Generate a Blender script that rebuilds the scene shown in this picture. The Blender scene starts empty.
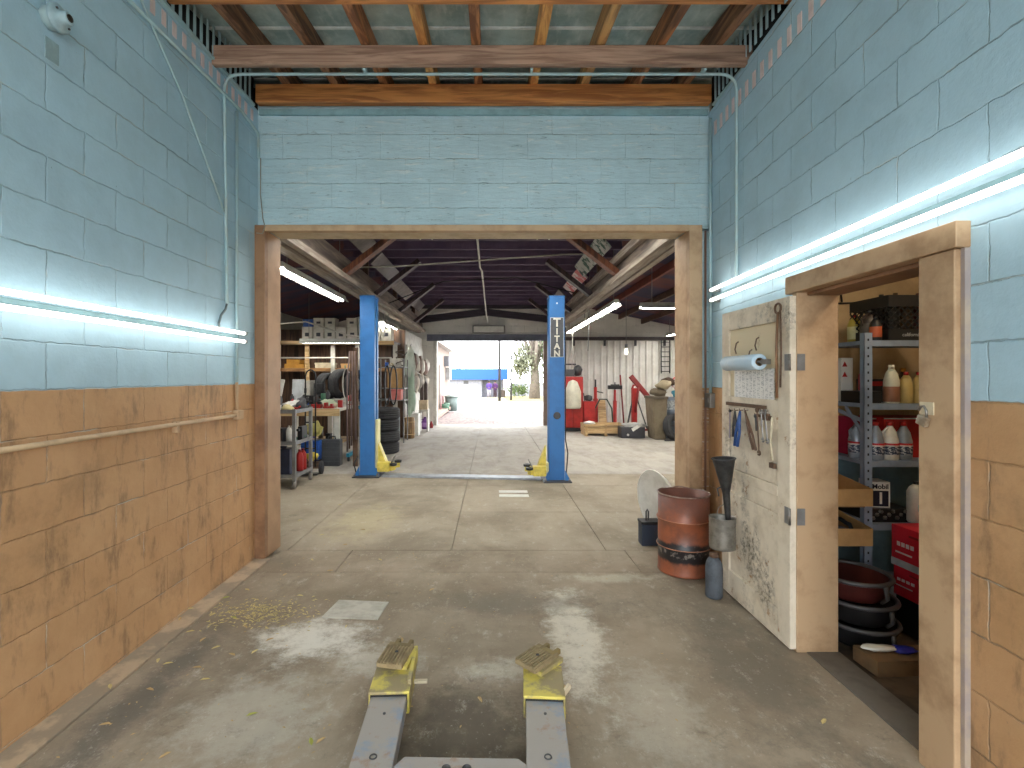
import bpy, math, random
from mathutils import Vector, Matrix, noise
random.seed(7)
S = bpy.context.scene
COL = S.collection
PI = math.pi
# ------------------------------------------------------------------ camera, sky, exposure
CH = 1.49                      # camera height; the frame is 1024 x 768, focal length 500 px, axis at pixel (492, 377)
cd = bpy.data.cameras.new('camera'); cam = bpy.data.objects.new('camera', cd); COL.objects.link(cam)
cam.location = (0, 0, CH); cam.rotation_euler = (PI/2, 0, 0)
cd.sensor_width = 36; cd.lens = 36*500/1024; cd.shift_x = 20/1024; cd.shift_y = -7/1024
cd.clip_start = .05; cd.clip_end = 500
S.camera = cam
wd = bpy.data.worlds.new('sky'); S.world = wd; wd.use_nodes = True
bg = wd.node_tree.nodes['Background']; bg.inputs[0].default_value = (.93, .97, 1, 1); bg.inputs[1].default_value = 3.3
S.view_settings.view_transform = 'Standard'; S.view_settings.look = 'None'
S.view_settings.gamma = 1; S.view_settings.use_curve_mapping = False
S.view_settings.exposure = 1.55
S.cycles.max_bounces = 10; S.cycles.diffuse_bounces = 6

def P(px, py, Y): return ((px-492)*Y/500, Y, CH-(py-377)*Y/500)
def G(px, py):
    Y = 500*CH/(py-377); return ((px-492)*Y/500, Y, 0)

# ------------------------------------------------------------------ materials
def lin(c):
    return tuple((x/255/12.92 if x/255 <= .04045 else ((x/255+.055)/1.055)**2.4) for x in c)+(1,)
class NT:
    def __init__(s, name):
        s.m = bpy.data.materials.new(name); s.m.use_nodes = True; s.t = s.m.node_tree
        s.b = s.t.nodes['Principled BSDF']
    def n(s, typ, **k):
        nd = s.t.nodes.new(typ)
        for a, v in k.items(): setattr(nd, a, v)
        return nd
    def l(s, a, b): s.t.links.new(a, b)
    def math(s, op, a, b=None, c=None, clamp=False):
        nd = s.n('ShaderNodeMath', operation=op); nd.use_clamp = clamp
        for i, x in enumerate((a, b, c)):
            if x is None: continue
            if isinstance(x, (int, float)): nd.inputs[i].default_value = x
            else: s.l(x, nd.inputs[i])
        return nd.outputs[0]
    def mix(s, f, a, b, mode='MIX'):
        nd = s.n('ShaderNodeMix', data_type='RGBA', blend_type=mode)
        for i, x in ((0, f), (6, a), (7, b)):
            if isinstance(x, (int, float)): nd.inputs[i].default_value = x
            elif isinstance(x, tuple): nd.inputs[i].default_value = x
            else: s.l(x, nd.inputs[i])
        return nd.outputs[2]
    def noise(s, vec, scale, detail=4, rough=.6, dist=0):
        nd = s.n('ShaderNodeTexNoise'); nd.inputs['Scale'].default_value = scale
        nd.inputs['Detail'].default_value = detail; nd.inputs['Roughness'].default_value = rough
        nd.inputs['Distortion'].default_value = dist
        if vec is not None: s.l(vec, nd.inputs['Vector'])
        return nd.outputs['Fac']
    def ramp(s, f, lo, hi):
        nd = s.n('ShaderNodeMapRange'); nd.interpolation_type = 'SMOOTHSTEP'
        nd.inputs[1].default_value = lo; nd.inputs[2].default_value = hi
        s.l(f, nd.inputs[0]); return nd.outputs[0]
    def obj(s): return s.n('ShaderNodeTexCoord').outputs['Object']
    def mapv(s, vec, scale=(1, 1, 1), loc=(0, 0, 0), rot=(0, 0, 0)):
        nd = s.n('ShaderNodeMapping'); nd.inputs['Scale'].default_value = scale
        nd.inputs['Location'].default_value = loc; nd.inputs['Rotation'].default_value = rot
        s.l(vec, nd.inputs[0]); return nd.outputs[0]
    def bump(s, h, strength, dist=.01):
        nd = s.n('ShaderNodeBump'); nd.inputs['Strength'].default_value = strength; nd.inputs['Distance'].default_value = dist
        s.l(h, nd.inputs['Height']); s.l(nd.outputs[0], s.b.inputs['Normal'])
_mc = {}
def M(name, c, rough=.6, metal=0., c2=None, scale=6, amt=.5, bump=0, lo=.4, hi=.65):
    """plain paint, plastic or metal with blotchy wear of colour c2"""
    if name in _mc: return _mc[name]
    t = NT(name); t.b.inputs['Roughness'].default_value = rough; t.b.inputs['Metallic'].default_value = metal
    o = t.obj(); nz = t.noise(o, scale, 6, .65)
    f = t.math('MULTIPLY', t.ramp(nz, lo, hi), amt)
    c2 = c2 or tuple(x*.72 for x in c)
    t.l(t.mix(f, lin(c), lin(c2)), t.b.inputs['Base Color'])
    if bump: t.bump(nz, bump, .004)
    _mc[name] = t.m; return t.m
def EM(name, c, strength):
    if name in _mc: return _mc[name]
    t = NT(name); t.b.inputs['Emission Color'].default_value = lin(c); t.b.inputs['Emission Strength'].default_value = strength
    t.b.inputs['Base Color'].default_value = (.9, .9, .9, 1); _mc[name] = t.m; return t.m
def WOOD(name, c1, c2, axis, rough=.6, knots=True):
    if name in _mc: return _mc[name]
    t = NT(name); o = t.obj(); sc = [9, 9, 9]; sc[axis] = .7
    g = t.noise(t.mapv(o, tuple(sc)), 2.2, 6, .6, 1.2)
    g2 = t.noise(t.mapv(o, tuple(x*.35 for x in sc)), 2.0, 3, .5, .4)
    c3 = tuple(x*.42 for x in c2)
    a = t.mix(t.ramp(g, .38, .62), lin(c1), lin(c2))
    a = t.mix(t.math('MULTIPLY', t.ramp(g2, .52, .72), .75), a, lin(c3))
    t.l(a, t.b.inputs['Base Color']); t.b.inputs['Roughness'].default_value = rough
    t.bump(g, .35, .004); _mc[name] = t.m; return t.m

BLUE = (172, 203, 218); TAN = (194, 154, 112)
def blockwall(name, axis, zsplit, uoff=0, zoff=.0176, top=BLUE, bottom=TAN, dirt=.55, joint=.45, head=1):
    t = NT(name); o = t.obj(); sp = t.n('ShaderNodeSeparateXYZ'); t.l(o, sp.inputs[0])
    u = sp.outputs[axis]; z = sp.outputs[2]
    wob = t.noise(o, 1.7, 3); wob2 = t.noise(o, 14, 3)
    jz = t.math('MULTIPLY_ADD', wob2, .02, t.math('SUBTRACT', z, zoff+.006))
    ju = t.math('MULTIPLY_ADD', wob2, .024, t.math('SUBTRACT', u, uoff+.007))
    cv = t.n('ShaderNodeCombineXYZ'); t.l(ju, cv.inputs[0]); t.l(jz, cv.inputs[1])
    br = t.n('ShaderNodeTexBrick'); t.l(cv.outputs[0], br.inputs['Vector'])
    for k, v in (('Scale', 1), ('Mortar Size', .0048), ('Mortar Smooth', .8), ('Brick Width', .4064), ('Row Height', .2032), ('Bias', 0)):
        br.inputs[k].default_value = v
    br.offset = .5
    fac = br.outputs['Fac']
    if head < 1:      # thickly painted wall: the upright joints are mostly filled
        fz = t.math('FRACT', t.math('DIVIDE', jz, .2032)); ln = t.math('LESS_THAN', t.math('ABSOLUTE', t.math('SUBTRACT', fz, .5)), .46)
        fac = t.math('MULTIPLY', fac, t.math('SUBTRACT', 1.0, t.math('MULTIPLY', ln, 1-head)))
    # per-block tint
    br2 = t.n('ShaderNodeTexBrick'); t.l(cv.outputs[0], br2.inputs['Vector'])
    for k, v in (('Scale', 1), ('Mortar Size', 0.), ('Brick Width', .4064), ('Row Height', .2032)): br2.inputs[k].default_value = v
    br2.inputs['Color1'].default_value = (0, 0, 0, 1); br2.inputs['Color2'].default_value = (1, 1, 1, 1)
    tint = br2.outputs['Color']
    zs = t.math('MULTIPLY_ADD', wob2, .010, z)
    up = t.ramp(zs, zsplit, zsplit+.006)
    n1 = t.noise(o, 2.3, 6, .7); n2 = t.noise(t.mapv(o, (1, 1, .35)), 9, 6, .7)
    topc = t.mix(t.math('MULTIPLY', t.ramp(n1, .35, .7), .45), lin(top), lin(tuple(x*.86 for x in top)))
    topc = t.mix(t.math('MULTIPLY', tint, .16*head), topc, lin(tuple(min(255, x*1.12) for x in top)))
    botc = t.mix(t.math('MULTIPLY', t.ramp(n1, .35, .7), .5), lin(bottom), lin((bottom[0]*.84, bottom[1]*.78, bottom[2]*.68)))
    botc = t.mix(t.math('MULTIPLY', tint, .25), botc, lin((bottom[0]*.95, bottom[1]*.88, bottom[2]*.8)))
    dm = t.math('MULTIPLY', t.ramp(n2, .50, .70), dirt)
    botc = t.mix(t.math('MULTIPLY', t.ramp(t.noise(o, 1.3, 8, .75), .50, .68), .5), botc, lin((128, 98, 68)))
    botc = t.mix(dm, botc, lin((96, 72, 52)))
    c = t.mix(up, botc, topc)
    # joints: grime and chipped pale paint in places
    gr = t.math('MULTIPLY', fac, t.math('MULTIPLY', t.ramp(t.noise(o, 4, 4), .46, .66), joint))
    c = t.mix(gr, c, lin((84, 92, 92)))
    pl = t.math('MULTIPLY', fac, t.math('MULTIPLY', t.ramp(t.noise(o, 3.1, 4), .52, .62), .5))
    c = t.mix(pl, c, lin((205, 205, 195)))
    sc = t.math('MULTIPLY', t.ramp(t.noise(t.mapv(o, (1, 1, 1)), 26, 5, .8), .68, .74), .6)
    c = t.mix(sc, c, lin((88, 84, 78)))
    if head < 1:      # rough streaks where paint has flaked along the courses
        st = t.noise(t.mapv(o, (2.2, 1, 16)), 2.2, 7, .75, .6)
        c = t.mix(t.math('MULTIPLY', t.ramp(st, .54, .66), .6), c, lin((222, 226, 222)))
        c = t.mix(t.math('MULTIPLY', t.ramp(t.noise(t.mapv(o, (1.5, 1, 9)), 5, 7, .8, .4), .58, .68), .7), c, lin((74, 100, 110)))
    t.l(c, t.b.inputs['Base Color']); t.b.inputs['Roughness'].default_value = .62
    fine = t.noise(o, 60, 4)
    h = t.math('ADD', t.math('MULTIPLY', fac, -1.0), t.math('MULTIPLY', fine, .12))
    h = t.math('ADD', h, t.math('MULTIPLY', t.noise(o, 7, 6, .7), .9))
    if head < 1: h = t.math('ADD', h, t.math('MULTIPLY', st, 2.2))
    t.bump(h, .8, .007)
    return t.m

def floor_mat():
    t = NT('concrete_floor'); o = t.obj(); sp = t.n('ShaderNodeSeparateXYZ'); t.l(o, sp.inputs[0])
    x, y = sp.outputs[0], sp.outputs[1]
    n1 = t.noise(o, .9, 7, .62, .3); n2 = t.noise(t.mapv(o, (1, .45, 1)), 3.2, 8, .72, .4); n3 = t.noise(o, 38, 5, .7)
    c = t.mix(t.ramp(n1, .36, .66), lin((164, 150, 132)), lin((134, 121, 104)))
    c = t.mix(t.math('MULTIPLY', t.ramp(n2, .45, .75), .55), c, lin((104, 94, 80)))
    # warmer concrete deeper in the garage
    far = t.math('MULTIPLY', t.ramp(y, 3.9, 4.6), .55)
    c = t.mix(far, c, t.mix(t.ramp(n1, .4, .65), lin((170, 160, 142)), lin((140, 131, 116))))
    far2 = t.math('MULTIPLY', t.ramp(y, 7.6, 7.75), .65)
    c = t.mix(far2, c, t.mix(t.ramp(n2, .4, .7), lin((176, 172, 166)), lin((148, 144, 138))))
    def spot(cx, cy, rx, ry, col, amt, sc=5, lo=.30, hi=1.05, base=None):
        nonlocal c
        dx = t.math('DIVIDE', t.math('SUBTRACT', x, cx), rx); dy = t.math('DIVIDE', t.math('SUBTRACT', y, cy), ry)
        d = t.math('SQRT', t.math('ADD', t.math('MULTIPLY', dx, dx), t.math('MULTIPLY', dy, dy)))
        k = t.math('SUBTRACT', 1.25, d, clamp=True)
        kk = t.math('ADD', k, t.math('MULTIPLY', t.math('SUBTRACT', t.noise(o, sc, 9, .8), .5), 2.6))
        c = t.mix(t.math('MULTIPLY', t.ramp(kk, lo, hi), amt), c, lin(col))
    spot(-1.0, 2.85, .42, .30, (218, 214, 204), .9)
    spot(-1.05, 2.2, .45, .45, (190, 186, 174), .5, 7)
    spot(-.6, 2.62, .35, .2, (200, 196, 184), .6, 8)
    spot(.48, 2.9, .22, .85, (218, 212, 198), .8, 6)
    spot(.75, 2.2, .28, .6, (186, 180, 166), .5, 9)
    spot(.05, 2.55, .3, .14, (200, 194, 180), .6, 9)
    spot(.9, 3.7, .5, .12, (196, 190, 172), .55, 7)
    spot(-.12, 2.0, .42, .65, (96, 86, 76), .8, 3)
    spot(.1, 3.3, 1.1, .25, (120, 113, 102), .6, 4)
    spot(-.3, 1.5, .5, .5, (104, 100, 94), .6, 5)
    spot(-1.62, 2.3, .16, 1.1, (104, 99, 92), .75, 3)
    spot(1.35, 2.6, .35, 1.1, (116, 109, 97), .7, 3)
    spot(1.0, 1.75, .7, .35, (122, 115, 104), .6, 3)
    spot(-.7, 3.4, 1.2, .3, (128, 116, 96), .45, 5)
    spot(-1.3, 5.2, .5, .9, (188, 176, 140), .5, 5)
    sc = t.math('MULTIPLY', t.ramp(t.noise(t.mapv(o, (1, .6, 1)), 9, 9, .85), .54, .66), .40); c = t.mix(sc, c, lin((206, 200, 188)))
    sc = t.math('MULTIPLY', t.ramp(t.noise(t.mapv(o, (.8, 1, 1), (5, 3, 0)), 6, 9, .85), .54, .68), .45); c = t.mix(sc, c, lin((96, 90, 80)))
    sc = t.math('MULTIPLY', t.ramp(n3, .60, .72), .45); c = t.mix(sc, c, lin((208, 202, 188)))
    sc = t.math('MULTIPLY', t.ramp(t.noise(o, 55, 5, .7), .62, .7), .35); c = t.mix(sc, c, lin((74, 70, 62)))
    t.l(c, t.b.inputs['Base Color']); t.b.inputs['Roughness'].default_value = .92; t.b.inputs['Specular IOR Level'].default_value = .25
    t.bump(t.math('ADD', n2, t.math('MULTIPLY', n3, .4)), .25, .006)
    return t.m

# ------------------------------------------------------------------ mesh collector
class MB:
    def __init__(s): s.v = []; s.f = []; s.sm = []
    def add(s, vs, fs, smooth=False, mtx=None):
        k = len(s.v)
        for p in vs:
            p = Vector(p); s.v.append(mtx @ p if mtx else p)
        for f in fs: s.f.append([i+k for i in f]); s.sm.append(smooth)
        return s
    def box(s, x0, y0, z0, x1, y1, z1, mtx=None):
        if x0 > x1: x0, x1 = x1, x0
        if y0 > y1: y0, y1 = y1, y0
        if z0 > z1: z0, z1 = z1, z0
        vs = [(x0,y0,z0),(x1,y0,z0),(x1,y1,z0),(x0,y1,z0),(x0,y0,z1),(x1,y0,z1),(x1,y1,z1),(x0,y1,z1)]
        return s.add(vs, [(3,2,1,0),(4,5,6,7),(0,1,5,4),(1,2,6,5),(2,3,7,6),(3,0,4,7)], False, mtx)
    def cbox(s, c, d, rot=(0, 0, 0)):
        m = Matrix.Translation(c) @ Matrix.Rotation(rot[2], 4, 'Z') @ Matrix.Rotation(rot[1], 4, 'Y') @ Matrix.Rotation(rot[0], 4, 'X')
        return s.box(-d[0]/2, -d[1]/2, -d[2]/2, d[0]/2, d[1]/2, d[2]/2, m)
    def bar(s, a, b, w, h, up=(0, 0, 1)):
        a = Vector(a); b = Vector(b); d = (b-a); L = d.length; d.normalize()
        up = Vector(up); sx = d.cross(up)
        if sx.length < 1e-4: sx = Vector((1, 0, 0))
        sx.normalize(); uz = sx.cross(d)
        m = Matrix((sx, d, uz)).transposed().to_4x4(); m.translation = a
        return s.box(-w/2, 0, -h/2, w/2, L, h/2, m)
    def prism(s, poly, a, b, axis=2, mtx=None):
        n = len(poly)
        def mk(p, t):
            return (p[0], p[1], t) if axis == 2 else ((p[0], t, p[1]) if axis == 1 else (t, p[0], p[1]))
        vs = [mk(p, a) for p in poly]+[mk(p, b) for p in poly]
        fs = [tuple(range(n))[::-1], tuple(range(n, 2*n))]+[(i, (i+1) % n, (i+1) % n+n, i+n) for i in range(n)]
        return s.add(vs, fs, False, mtx)
    def tube(s, pts, r, n=8, closed=False, cap=True):
        pts = [Vector(p) for p in pts]; N = len(pts); vs = []; prev = None
        for i, p in enumerate(pts):
            if closed: d = pts[(i+1) % N]-pts[i-1]
            else: d = pts[min(i+1, N-1)]-pts[max(i-1, 0)]
            d.normalize()
            if prev is None:
                ax = Vector((0, 0, 1)) if abs(d.z) < .9 else Vector((1, 0, 0))
                u = d.cross(ax).normalized()
            else:
                u = prev-d*prev.dot(d); u.normalize()
            prev = u; w = d.cross(u); rr = r[i] if isinstance(r, (list, tuple)) else r
            for k in range(n):
                a = 2*PI*k/n; vs.append(p+u*math.cos(a)*rr+w*math.sin(a)*rr)
        fs = []
        for i in range(N if closed else N-1):
            j = (i+1) % N
            for k in range(n): fs.append((i*n+k, i*n+(k+1) % n, j*n+(k+1) % n, j*n+k))
        s.add(vs, fs, True)
        if cap and not closed:
            b = len(s.v)-N*n
            s.f.append([b+k for k in range(n)][::-1]); s.sm.append(False)
            s.f.append([b+(N-1)*n+k for k in range(n)]); s.sm.append(False)
        return s
    def lathe(s, prof, n=24, mtx=None, cap=True):
        vs = []; N = len(prof)
        for r, z in prof:
            for k in range(n): a = 2*PI*k/n; vs.append((r*math.cos(a), r*math.sin(a), z))
        fs = [(i*n+k, i*n+(k+1) % n, (i+1)*n+(k+1) % n, (i+1)*n+k) for i in range(N-1) for k in range(n)]
        b = len(s.v); s.add(vs, fs, True, mtx)
        if cap:
            s.f.append([b+k for k in range(n)][::-1]); s.sm.append(False)
            s.f.append([b+(N-1)*n+k for k in range(n)]); s.sm.append(False)
        return s
    def blob(s, c, r, n=10, jit=.15, seed=0, flat=None):
        vs = []; fs = []; m = n//2+1
        for i in range(m+1):
            th = PI*i/m
            for k in range(n):
                a = 2*PI*k/n; d = Vector((math.sin(th)*math.cos(a), math.sin(th)*math.sin(a), math.cos(th)))
                q = 1+jit*2*(noise.noise(d*1.7+Vector((seed*3.1, seed, 0))))
                p = Vector((c[0]+d.x*r[0]*q, c[1]+d.y*r[1]*q, c[2]+d.z*r[2]*q))
                if flat is not None and p.z < flat: p.z = flat
                vs.append(p)
        for i in range(m):
            for k in range(n): fs.append((i*n+k, (i+1)*n+k, (i+1)*n+(k+1) % n, i*n+(k+1) % n))
        return s.add(vs, fs, True)
    def build(s, name, mat, parent=None, bevel=0, loc=None):
        me = bpy.data.meshes.new(name); me.from_pydata([tuple(p) for p in s.v], [], s.f); me.update()
        me.polygons.foreach_set('use_smooth', s.sm)
        me.materials.append(mat); o = bpy.data.objects.new(name, me); COL.objects.link(o)
        if parent is not None: o.parent = parent
        if loc: o.location = loc
        if bevel:
            b = o.modifiers.new('bevel', 'BEVEL'); b.width = bevel; b.segments = 2; b.limit_method = 'ANGLE'; b.angle_limit = .7
        return o
def root(name, label, cat, loc=(0, 0, 0), rz=0, group=None):
    o = bpy.data.objects.new(name, None); COL.objects.link(o); o.empty_display_size = .1
    o.location = loc; o.rotation_euler = (0, 0, rz); tag(o, label, cat, group); return o
def tag(o, label, cat, group=None, kind=None):
    o['label'] = label; o['category'] = cat
    if group: o['group'] = group
    if kind: o['kind'] = kind
    return o
def struct(o): o['kind'] = 'structure'; return o
def copy_tree(o, loc, rz=None, label=None):
    c = o.copy(); COL.objects.link(c); c.location = loc
    if rz is not None: c.rotation_euler = (0, 0, rz)
    if label: c['label'] = label
    for ch in list(o.children):
        d = ch.copy(); COL.objects.link(d); d.parent = c
        for g in list(ch.children):
            e = g.copy(); COL.objects.link(e); e.parent = d
    return c
def text(name, s, size, mtx, mat, parent=None, depth=.0008, sx=1, bold=0):
    cu = bpy.data.curves.new(name, 'FONT'); cu.body = s; cu.size = size; cu.extrude = depth; cu.align_x = 'CENTER'; cu.align_y = 'CENTER'
    cu.offset = bold; cu.resolution_u = 3
    tmp = bpy.data.objects.new(name, cu); COL.objects.link(tmp)
    dg = bpy.context.evaluated_depsgraph_get(); me = bpy.data.meshes.new_from_object(tmp.evaluated_get(dg))
    bpy.data.objects.remove(tmp); me.transform(mtx @ Matrix.Diagonal((sx, 1, 1, 1)))
    me.materials.clear(); me.materials.append(mat); o = bpy.data.objects.new(name, me); COL.objects.link(o)
    if parent is not None: o.parent = parent
    return o
def face_cam(x, y, z, rz=0):       # text standing upright, read from the camera side (-Y)
    return Matrix.Translation((x, y, z)) @ Matrix.Rotation(rz, 4, 'Z') @ Matrix.Rotation(PI/2, 4, 'X')

# common materials
white = M('white_paint', (222, 220, 212), .5, c2=(180, 178, 170), amt=.4)
offwhite = M('dusty_white', (198, 194, 184), .7, c2=(140, 134, 122))
cream = M('cream_paint', (208, 196, 168), .6, c2=(150, 130, 100), amt=.5)
black = M('black_plastic', (30, 30, 32), .45)
rubber = M('tire_rubber', (44, 44, 47), .8, c2=(64, 63, 62), scale=9)
dkgrey = M('dark_grey_metal', (74, 74, 76), .5, .3)
grey = M('grey_metal', (134, 134, 134), .5, .3, c2=(96, 90, 84))
steel = M('bare_steel', (150, 148, 146), .4, .8, c2=(100, 88, 76), scale=14)
rust = M('rusty_steel', (112, 88, 70), .7, .4, c2=(80, 60, 48), scale=18)
red = M('red_paint', (178, 38, 34), .45, c2=(120, 24, 22))
dkred = M('dark_red_paint', (140, 28, 28), .5, c2=(84, 20, 18))
card = M('brown_cardboard', (178, 140, 92), .85, c2=(150, 112, 70))
paper = M('paper', (226, 224, 216), .8, c2=(206, 204, 196))
yellow = M('yellow_paint', (226, 205, 92), .5, c2=(160, 140, 60), scale=12)
purple = M('purple_plastic', (96, 44, 120), .4)
teal = M('teal_paint', (48, 140, 168), .5, c2=(24, 90, 110))
dkteal = M('dark_teal_plastic', (24, 66, 72), .5)
hblue = M('lift_blue_paint', (44, 112, 178), .4, c2=(34, 84, 140), amt=.4, scale=4)
cblue = M('cobalt_plastic', (28, 84, 172), .4)
conduit = M('painted_conduit', (164, 194, 200), .5, c2=(170, 176, 172), scale=8)
tanpaint = M('tan_trim_paint', (186, 156, 122), .55, c2=(140, 106, 74), scale=5, amt=.7, bump=.15, lo=.42, hi=.7)
brownpaint = M('brown_trim_paint', (150, 112, 80), .5, c2=(104, 70, 46), scale=4, amt=.7, bump=.1)
darkwood = WOOD('dark_brown_wood', (96, 66, 48), (62, 42, 32), 0)
palewood = WOOD('pale_pine', (214, 184, 136), (176, 142, 96), 0)
tubem = EM('lit_tube', (255, 252, 246), 22)
dirtyglass = M('murky_plastic', (150, 146, 132), .35, c2=(110, 106, 92))

# ================================================================== THE SETTING
XL, XR, YE, YB = -1.943, 1.805, 4.15, -2.6      # bay walls, end wall, open back
FT = 15.5                                       # far wall of the garage
fm = floor_mat()
def xr(y): return 1.80-(4.15-y)*.045       # the right wall runs slightly out of square
RZ = -math.atan(.045)
fl = MB()
fl.box(-5.4, YB-.3, -.2, 5.8, FT+.3, -.028)
g = .006
def slab(x0, y0, x1, y1, z=0.):
    fl.box(x0+g/2, y0+g/2, -.05, x1-g/2, y1-g/2, z)
slab(-1.81, YB, 1.87, 3.82); slab(-1.81, 3.82, -1.2, 4.3); slab(-1.2, 3.82, 1.14, 4.3); slab(1.14, 3.82, 1.81, 4.3)
ys = [4.3, 5.52, 6.85, 7.68, 9.9, 12.6, FT+.3]; xs = [-5.3, -3.5, -1.76, -.35, .98, 2.6, 4.3, 5.7]
for i in range(6):
    for j in range(7): slab(xs[j], ys[i], xs[j+1], ys[i+1])
struct(fl.build('floor', fm, bevel=.003))
kb = MB().box(XL-.05, YB, -.05, -1.816, 4.1, .004)
kb2 = kb.build('trim_1', M('worn_tan_footing', (182, 160, 134), .8, c2=(142, 130, 114), scale=5, amt=.8, bump=.3, lo=.4, hi=.55), bevel=.003); struct(kb2)
# storeroom floor, darker and dirtier
sf = MB().box(1.872, 1.2, -.1, 3.6, 3.9, -.012)
struct(sf.build('floor_storeroom', M('dirty_dark_floor', (84, 68, 52), .8, c2=(38, 30, 24), scale=3.5, amt=.9, bump=.5, lo=.35, hi=.6)))

wl = MB().box(XL-.2, YB, -.1, XL, 4.45, 3.70)
struct(wl.build('wall_left', blockwall('blocks_left', 1, 1.435, uoff=2.185)))
wr = MB()
HY0, HY1, HZ = 1.87, 2.74, 1.95                 # doorway hole
wr.box(XR, YB, -.1, 1.87, HY0, 3.68).box(XR, HY1, -.1, 1.87, 4.45, 3.68).box(XR, HY0, HZ, 1.87, HY1, 3.68)
for i_, p_ in enumerate(wr.v):
    if p_.x < 1.85: p_.x = xr(p_.y)
struct(wr.build('wall_right', blockwall('blocks_right', 1, 1.41, uoff=1.3, zoff=-.012)))
we = MB()
we.box(XL, YE, 2.72, XR, 4.45, 3.78).box(1.70, YE, -.1, XR, 4.45, 2.70).box(XL, YE, 0, -1.90, 4.45, 2.7)
struct(we.build('wall_end', blockwall('blocks_end', 0, 1.40, uoff=.1, top=(184, 212, 220), zoff=.055, joint=.5, head=.35)))
# casing of the wide opening
t1 = MB().box(-1.945, 4.09, 0, -1.86, 4.15, 2.735); struct(t1.build('trim_2', brownpaint, bevel=.004))
t2 = MB().box(-1.90, 4.15, 0, -1.86, 4.40, 2.70); struct(t2.build('trim_3', M('tan_jamb', (170, 136, 104), .5, c2=(130, 98, 72), scale=3, bump=.1), bevel=.004))
t3 = MB().box(1.615, 4.09, 0, 1.722, 4.15, 2.735); struct(t3.build('trim_4', tanpaint, bevel=.004))
t4 = MB().box(1.615, 4.151, 0, 1.70, 4.42, 2.70); struct(t4.build('trim_5', tanpaint, bevel=.004))
t5 = MB().box(-1.859, 4.085, 2.685, 1.614, 4.15, 2.735); struct(t5.build('trim_6', tanpaint, bevel=.004))
t6 = MB().box(-1.859, 4.151, 2.703, 1.614, 4.40, 2.72)
struct(t6.build('trim_7', M('pale_lintel_paint', (196, 180, 150), .6, c2=(150, 128, 96), scale=6), bevel=.003))
# plaster patch line and ledge on the end wall
lg = MB().box(XL+.02, 4.125, 3.655, XR-.02, 4.15, 3.70); struct(lg.build('trim_8', M('blue_ledge', (140, 178, 186), .6)))
# doorway to the storeroom
dc = MB()
dc.box(1.650, 1.785, -.0, 1.70, 1.935, 1.948)           # near casing face
dj = MB()
dj.box(1.701, 1.875, 0, 1.872, 1.935, 1.948)
dh = MB().box(1.640, 1.768, 1.95, 1.735, 2.80, 2.045)
dh2 = MB().box(1.702, 1.935, 1.93, 1.872, 2.70, 1.949)
df = MB().box(1.645, 2.70, 0.0, 1.872, 2.742, 1.948)
struct(dc.build('door_1', tanpaint, bevel=.004)); struct(dj.build('trim_9', brownpaint, bevel=.003)); struct(dh.build('trim_10', tanpaint, bevel=.004))
struct(dh2.build('trim_11', brownpaint, bevel=.003)); struct(df.build('trim_12', tanpaint, bevel=.005))
# edge bead beside near casing
eb = MB().box(1.672, 1.768, 0, 1.70, 1.784, 1.948); struct(eb.build('trim_13', M('grey_bead', (150, 140, 138), .6, c2=(190, 170, 140))))
# storeroom shell
sw = M('storeroom_plaster', (188, 164, 128), .8, c2=(140, 116, 88), scale=3, bump=.2)
w = MB().box(1.872, 3.75, -.1, 3.7, 3.85, 2.6); struct(w.build('wall_storeroom_back', sw))
w = MB().box(3.6, 1.2, -.1, 3.7, 3.75, 2.6); struct(w.build('wall_storeroom_side', sw))
w = MB().box(1.872, 1.1, -.1, 3.7, 1.2, 2.6); struct(w.build('wall_storeroom_near', sw))
w = MB().box(1.872, 1.2, 2.55, 3.6, 3.75, 2.65); struct(w.build('ceiling_storeroom', sw))

# bay roof: boards seen between the rafters
def zr(y): return 3.80+(y-3.5)*.123            # underside of rafters
dk = NT('roof_board'); o_ = dk.obj(); nz = dk.noise(o_, 3, 6, .7); nz2 = dk.noise(dk.mapv(o_, (4, 1, 1)), 5, 5, .6)
cc = dk.mix(dk.ramp(nz, .35, .65), lin((186, 204, 202)), lin((146, 168, 168)))
cc = dk.mix(dk.math('MULTIPLY', dk.ramp(nz2, .5, .7), .5), cc, lin((212, 222, 218)))
dk.l(cc, dk.b.inputs['Base Color']); dk.b.inputs['Roughness'].default_value = .8
for i, y in enumerate([YB-.3]+[2.1+.305*k for k in range(8)]):
    pass
dm = MB(); edges = [YB-.3, 0, 1.2, 2.0, 2.76, 3.52, 4.28, 4.6]
for a, b in zip(edges[:-1], edges[1:]):
    z0 = zr(a)+.15; z1 = zr(b)+.15; e = .006
    dm.add([(-2.2, a+e, z0), (2.1, a+e, z0), (2.1, b-e, z1), (-2.2, b-e, z1), (-2.2, a+e, z0+.02), (2.1, a+e, z0+.02), (2.1, b-e, z1+.02), (-2.2, b-e, z1+.02)],
           [(0,1,2,3),(7,6,5,4),(0,4,5,1),(2,6,7,3),(1,5,6,2),(0,3,7,4)])
struct(dm.build('ceiling', dk.m))
sm = MB()
for y in edges[1:-1]: sm.box(-2.2, y-.010, zr(y)+.138, 2.1, y+.010, zr(y)+.149)
struct(sm.build('ceiling_seams', M('pale_seam', (226, 232, 230), .8)))
cp = MB().box(-2.3, YB-.3, zr(0)-.1, -2.22, 4.6, 4.3).box(XL-.09, 2.2, 3.702, XL-.06, 4.2, 4.0).box(XR+.04, 2.2, 3.682, XR+.07, 4.2, 4.0).box(2.12, YB-.3, zr(0)-.1, 2.2, 4.6, 4.3).box(-2.2, 4.46, 3.7, 2.1, 4.5, 4.3)
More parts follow.
